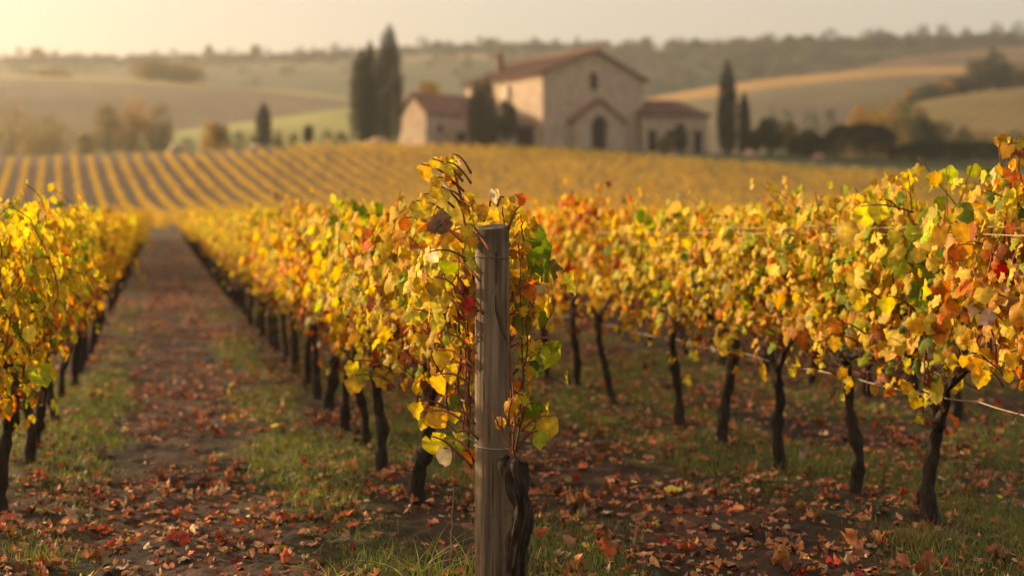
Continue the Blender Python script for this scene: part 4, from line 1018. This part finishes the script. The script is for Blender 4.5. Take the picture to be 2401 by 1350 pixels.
# ridge forest
def forest():
    r = np.random.default_rng(77); C_, R_ = [], []
    for i in range(2300):
        px = r.uniform(-600, 3100); right = np.clip((px - 950) / 500, 0, 1)
        t = 1.0 if r.random() < .4 else 1 - abs(r.normal(0, .12 + .22 * right))
        if t < 1 and r.random() > .25 + .75 * right: continue
        Z = 620 + 330 * max(t, .3) + r.uniform(-4, 6); x = (px - 1200.5) / F * Z; zg = h_ridge(x, Z)
        s = r.uniform(2.0, 4.2) * (1.25 if px > 1700 else .95); e = s * (1.0 + (r.random() < .10) * .9)
        C_.append((x, Z, zg + e * .6)); R_.append((s * r.uniform(.8, 1.6), s, e))
    C_, R_ = np.array(C_), np.array(R_)
    V, Fc, cc = cards(r, C_, R_, 120000, 1.5, [(.035, .042, .022), (.05, .055, .028), (.045, .045, .022), (.09, .075, .03)], .5)
    tag(mk('forest', V, Fc, M_TREE, None, cc), 'hazy woodland covering the far ridge', 'forest', kind='stuff')
forest()
for i, (px, pt, w_) in enumerate(((85, 112, 34), (490, 104, 16), (1028, 96, 18), (600, 108, 30), (1150, 92, 28), (1512, 88, 22), (1630, 90, 34), (1850, 82, 24), (1890, 82, 34), (2085, 80, 44), (2325, 74, 26), (2280, 84, 30), (1965, 96, 22), (2205, 92, 20))):
    tree('ridge_tree', px, pt, w_, 952, f'taller ridge tree, {ordn([1, 2, 4, 3, 5, 6, 7, 8, 9, 11, 14, 13, 10, 12][i])} from the left on the skyline', GR if px > 900 else OL, hf=h_ridge, n=500, group='single trees on the skyline', size=1.3)

# ------------------------------------------------------------------ farmhouse
TH = R(33); BZ = 13.7
def bool_cut(o, cutter):
    md = o.modifiers.new('cut', 'BOOLEAN'); md.object = cutter; md.operation = 'DIFFERENCE'; md.solver = 'EXACT'
    dg = bpy.context.evaluated_depsgraph_get(); dg.update(); me = bpy.data.meshes.new_from_object(o.evaluated_get(dg))
    o.modifiers.clear(); o.data = me; bpy.data.objects.remove(cutter)
def arch(cx, z0, z1, hw, n=10):
    pts = [(cx - hw, z0), (cx + hw, z0)]; zc = z1 - hw
    return pts + [(cx + hw * math.cos(t), zc + hw * math.sin(t)) for t in np.linspace(0, math.pi, n)]
def cut_arch(o, prof_, y0, y1):
    mb = MB(); mb.prism(prof_, y0, y1); c = mb.build('cutter', None, o.parent); bool_cut(o, c)
def roof_slab(mb, p0, p1, p2, p3, th=.18, ribs=0, c=(.30, .135, .085), r=None):
    """p0,p1 eave ends; p3,p2 ridge ends. tile ribs run from eave to ridge"""
    p0, p1, p2, p3 = [np.array(p, float) for p in (p0, p1, p2, p3)]
    nrm = np.cross(p1 - p0, p3 - p0); nrm /= np.linalg.norm(nrm); nrm *= np.sign(nrm[2])
    V = [p0, p1, p2, p3, p0 - nrm * th, p1 - nrm * th, p2 - nrm * th, p3 - nrm * th]
    mb.add(V, [(0, 1, 2, 3), (7, 6, 5, 4), (0, 4, 5, 1), (1, 5, 6, 2), (2, 6, 7, 3), (3, 7, 4, 0)], c)
    for i in range(ribs):
        t = (i + .5) / ribs; a = p0 + (p1 - p0) * t; b = p3 + (p2 - p3) * t
        if np.linalg.norm(b - a) < .3: continue
        k = random.uniform(.75, 1.3); mb.tube([a + nrm * .03 + (a - b) / np.linalg.norm(a - b) * .08, b + nrm * .03], .11, 6, tuple(v * k for v in c))

def house():
    W, D, E, P = 18.5, 21.3, 10.8, 14.6
    h = empty('farmhouse', (4.4, 205, BZ), TH, label='big honey-stone farmhouse with a gabled front, arched door and terracotta roof', cat='house')
    mb = MB(); mb.prism([(0, -1), (W, -1), (W, E), (W / 2, P), (0, E)], 0, D)
    wl = mb.build('wall', M_STONE, h, color=False)
    dc = W / 2 + .05
    cut_arch(wl, arch(dc - .1, 8.8, 11.4, .72), -.5, .45)
    for (yy, z0, z1) in ((8.3, 7.6, 9.6), (7.3, 4.0, 6.3), (16.5, 7.6, 9.6)):
        m2 = MB(); m2.box((-.4, yy, z0), (.35, yy + 1.1, z1)); c = m2.build('cutter', None, h); bool_cut(wl, c)
        m3 = MB(); m3.box((.25, yy + .03, z0 + .03), (.34, yy + 1.07, z1 - .03)); wi = m3.build('window', M_DARK, h)
        if z0 > 7:
            m4 = MB(); m4.box((-.09, yy + 1.1, z0 - .05), (-.03, yy + 2.1, z1 + .05)); m4.build('shutter', M_SHUT, wi)
            m4 = MB(); m4.box((-.12, yy - .15, z0 - .16), (.1, yy + 1.25, z0 - .03)); m4.build('sill', M_TRIM, wi)
    m3 = MB(); m3.prism(arch(dc - .1, 8.83, 11.37, .69), .36, .44); m3.build('window', M_DARK, h)
    # portico
    pw, pe, pp, pd = 4.5, 4.3, 7.3, 1.3
    mb = MB(); mb.prism([(dc - pw, -1), (dc + pw, -1), (dc + pw, pe), (dc, pp), (dc - pw, pe)], -pd, -.003)
    pt = mb.build('porch', M_STONE, h, color=False)
    cut_arch(pt, arch(dc, -1.5, 4.85, 1.48, 14), -pd - .5, -.25)
    m3 = MB()
    for k in range(6): m3.box((dc - 1.44 + k * .48, -.50, -.5), (dc - 1.44 + k * .48 + .47, -.42, 3.2))
    m3.prism(arch(dc, 3.2, 4.83, 1.45, 14), -.50, -.43); dr = m3.build('door', M_DARK, h, color=False)
    m3 = MB(); m3.tube([(dc + .15, -.52, 1.1), (dc + .15, -.6, 1.15), (dc + .15, -.52, 1.4)], .03, 6); m3.build('handle', M_WIRE, dr)
    m3 = MB()                                                    # voussoirs of the door arch
    for k in range(13):
        a0, a1 = math.pi * k / 13 + .012, math.pi * (k + 1) / 13 - .012; q = [(dc + rr_ * math.cos(a), 3.37 + rr_ * math.sin(a)) for rr_, a in ((1.52, a0), (1.95, a0), (1.95, a1), (1.52, a1))]; m3.prism(q, -pd - .06, -pd + .1)
    m3.build('door_arch', M_STONE, h, color=False)
    m3 = MB()
    for s in (-1, 1):
        roof_slab(m3, (dc + s * (pw + .55), -pd - .45, pe - .3), (dc + s * (pw + .55), -.01, pe - .3), (dc, -.01, pp + .12), (dc, -pd - .45, pp + .12), .35, 6, (.20, .105, .075))
    m3.build('porch_roof', M_TILE, h)
    # main roof
    m3 = MB(); ov = .7
    sl_ = (P - E) / (W / 2)
    for s in (-1, 1):
        ex = W / 2 + s * (W / 2 + ov); roof_slab(m3, (ex, -.7, E - ov * sl_ + .2), (ex, D + .7, E - ov * sl_ + .2), (W / 2, D + .7, P + .2), (W / 2, -.7, P + .2), .28, 56, (.22, .12, .082))
    m3.tube([(W / 2, -.75, P + .25), (W / 2, D + .75, P + .25)], .17, 8, (.32, .15, .10))
    rf = m3.build('roof', M_TILE, h)
    m3 = MB(); m3.box((3.9, D - 3.2, P - 3.2), (5.0, D - 2.3, P + .5)); m3.box((3.75, D - 3.35, P + .5), (5.15, D - 2.15, P + .7)); m3.box((4.1, D - 3.05, P + .7), (4.8, D - 2.45, P + 1.1)); m3.build('chimney', M_TRIM, rf)
    m3 = MB(); m3.box((-.12, -.005, E - .75), (-.006, D, E - .35)); m3.box((-.2, -.005, E - .35), (-.008, D, E - .1)); m3.build('cornice', M_STONE, h, color=False)
    m3 = MB(); m3.tube([(W / 2, -.7, P + .25), (W / 2, -.7, P + .75)], [.22, .12], 8, (.45, .25, .16)); m3.build('finial', M_ROCK, rf)
house()

def barn():
    D, L, E, P = 6.7, 12.5, 5.0, 7.7
    h = empty('stone_barn', (-12.3, 203, BZ), TH * 1.2, label='small gabled stone barn left of the farmhouse, its end wall sunlit', cat='barn')
    mb = MB(); V = [(0, 0), (D, 0)]
    # gable faces local -x: profile in y-z extruded along x
    n = [(0, -1), (D, -1), (D, E), (D / 2, P), (0, E)]
    Vv = [(0, y_, z_) for y_, z_ in n] + [(L, y_, z_) for y_, z_ in n]
    mb.add(Vv, [(4, 3, 2, 1, 0), (5, 6, 7, 8, 9)] + [(i, (i + 1) % 5, (i + 1) % 5 + 5, i + 5) for i in range(5)]); wl = mb.build('wall', M_STONE, h, color=False)
    m3 = MB(); sl_ = (P - E) / (D / 2)
    for s in (-1, 1):
        ey = D / 2 + s * (D / 2 + .45); roof_slab(m3, (-.35, ey, E - .45 * sl_ + .15), (L + .3, ey, E - .45 * sl_ + .15), (L + .3, D / 2, P + .15), (-.35, D / 2, P + .15), .22, 26, (.25, .125, .095))
    m3.tube([(-.4, D / 2, P + .2), (L + .3, D / 2, P + .2)], .14, 8, (.3, .15, .1)); m3.build('roof', M_TILE, h)
    m3 = MB(); m3.box((5.6, -.06, -.5), (7.6, -.004, 2.3)); dr = m3.build('door', M_DARK, h)
    m3 = MB(); m3.box((2.2, -.05, 2.2), (3.0, -.004, 3.2)); w_ = m3.build('window', M_DARK, h)
    m3 = MB(); m3.box((2.1, -.1, 2.08), (3.1, -.004, 2.19)); m3.build('sill', M_TRIM, w_)
barn()

def shed():
    h = empty('lean_to_shed', (-6.3, 200.2, BZ), R(6), label='low open shed with a sloping tiled roof behind the stout cypresses', cat='shed')
    L = 9.8; mb = MB(); mb.box((0, 2.6, -1), (L, 2.9, 4.0)); mb.box((0, 0, -1), (.3, 2.6, 2.9)); mb.box((L - .3, 0, -1), (L, 2.6, 2.9)); mb.box((4.0, 0, -1), (6.9, .3, 2.9)); mb.build('wall', M_STONE, h, color=False)
    m3 = MB()
    for x_ in (.35, 2.2, 7.1, 9.2): m3.box((x_, .05, -.5), (x_ + .22, .27, 2.9))
    m3.build('posts', M_DARK, h)
    m3 = MB(); m3.box((7.3, .31, -.5), (9.1, .45, 2.6)); m3.build('door', M_DARK, h)  # dark panel standing in for the shade inside this open bay
    m3 = MB(); roof_slab(m3, (-.4, -.7, 2.75), (L + .4, -.7, 2.75), (L + .4, 3.1, 4.4), (-.4, 3.1, 4.4), .2, 30, (.20, .115, .085)); m3.build('roof', M_TILE, h)
shed()

def wing():
    h = empty('farmhouse_wing', (19.5, 213, BZ - .6), R(9), label='low stone wing with a dark hipped roof right of the farmhouse', cat='house wing')
    L, D, E, P = 10.2, 7.5, 5.9, 8.4; mb = MB(); mb.box((0, 0, -1.5), (L, D, E)); wl = mb.build('wall', M_STONE, h, color=False)
    for i, x_ in enumerate((.9, 3.7, 8.0)):
        m2 = MB(); m2.box((x_, -.4, .3 if i != 1 else .8), (x_ + 1.3, .35, 3.5)); c = m2.build('cutter', None, h); bool_cut(wl, c)
        m2 = MB(); m2.box((x_ + .02, .26, .3 if i != 1 else .82), (x_ + 1.28, .34, 3.48)); wi = m2.build('window', M_DARK, h)
        m2 = MB(); m2.box((x_ - .1, -.07, 3.5), (x_ + 1.4, .1, 3.75)); m2.build('lintel', M_TRIM, wi)
    m3 = MB(); o_ = .5; a = (-o_, -o_, E); b = (L + o_, -o_, E); c = (L + o_, D + o_, E); d = (-o_, D + o_, E); r1 = (0, D / 2, P); r2 = (L - 3.8, D / 2, P)
    roof_slab(m3, a, b, r2, r1, .2, 30, (.17, .095, .08)); roof_slab(m3, d, c, r2, r1, .2, 0, (.17, .095, .08))
    m3.add([b, c, r2], [(0, 1, 2)], (.17, .095, .08)); m3.tube([b, r2], .12, 6, (.2, .11, .09)); m3.tube([r1, r2], .12, 6, (.22, .12, .09)); m3.build('roof', M_TILE, h)
wing()
tree('climbing_bush', 1597, 283, 34, 211, 'green bush growing against the low wing\'s wall', GR, kind='bush', n=1200, cat='bush')
tree('bush', 1560, 318, 46, 205, 'low brown shrub before the wing\'s left window', OL, kind='bush', n=900, minh=1.4)

def rock(px, py, Z, s, lab, seed, col=(.42, .29, .21)):
    x, zg = hground(px, Z); r = np.random.default_rng(seed); n1, n2 = 14, 9; V = []
    for i in range(n2 + 1):
        for j in range(n1):
            a, b = j * 2 * math.pi / n1, math.pi * i / n2; d = np.array([math.sin(b) * math.cos(a), math.sin(b) * math.sin(a), math.cos(b)])
            V.append(d * s * (1, .8, .75) * (1 + .5 * float(fbm(d[0] * 2 + seed, d[1] * 2 + d[2] * 1.5, 1, 3, 3))))
    Fc = [(i * n1 + j, (i + 1) * n1 + j, (i + 1) * n1 + (j + 1) % n1, i * n1 + (j + 1) % n1) for i in range(n2) for j in range(n1)]
    o = mk('boulder', V, Fc, M_ROCK, None, np.tile(col, (len(V), 1)), True); o.location = (x, Z, zg + s * .35); tag(o, lab, 'boulder', 'pale boulders beyond the vineyard')
rock(1758, 325, 195, .95, 'pale pinkish boulder at the foot of the small slim cypress', 1)
rock(1920, 343, 193, .8, 'small pinkish boulder left of the clipped hedge', 2, (.34, .19, .15))
rock(1682, 322, 199, .7, 'pale boulder left of the tall slim cypress', 3)
rock(865, 318, 197, .9, 'pale boulder at the foot of the leftmost tall cypress', 4, (.5, .34, .2))
rock(888, 310, 199, 1.2, 'taller pale boulder between the tall cypress trunks', 5, (.5, .34, .2))
rock(600, 322, 197, .8, 'pale boulder beside the lone small cypress', 6, (.5, .36, .24))
rock(415, 329, 200, 1.1, 'broad pale boulder on the crest below the three autumn trees', 7, (.42, .33, .23))

# ------------------------------------------------------------------ haze
mb = MB(); mb.box((-1600, -40, -2.5), (1600, 1500, 190)); hz = mb.build('haze', None, None, color=False)
m, t, n, l = newmat('haze'); pv = n.new('ShaderNodeVolumePrincipled'); pv.inputs['Color'].default_value = (1, .94, .84, 1); pv.inputs['Density'].default_value = .00043; pv.inputs['Anisotropy'].default_value = .72
o = n.new('ShaderNodeOutputMaterial'); l.new(pv.outputs[0], o.inputs['Volume']); hz.data.materials.append(m)
tag(hz, 'warm evening haze lying over the whole valley', 'haze', kind='stuff')
print('objects', len(bpy.data.objects), 'polys', sum(len(m.polygons) for m in bpy.data.meshes))
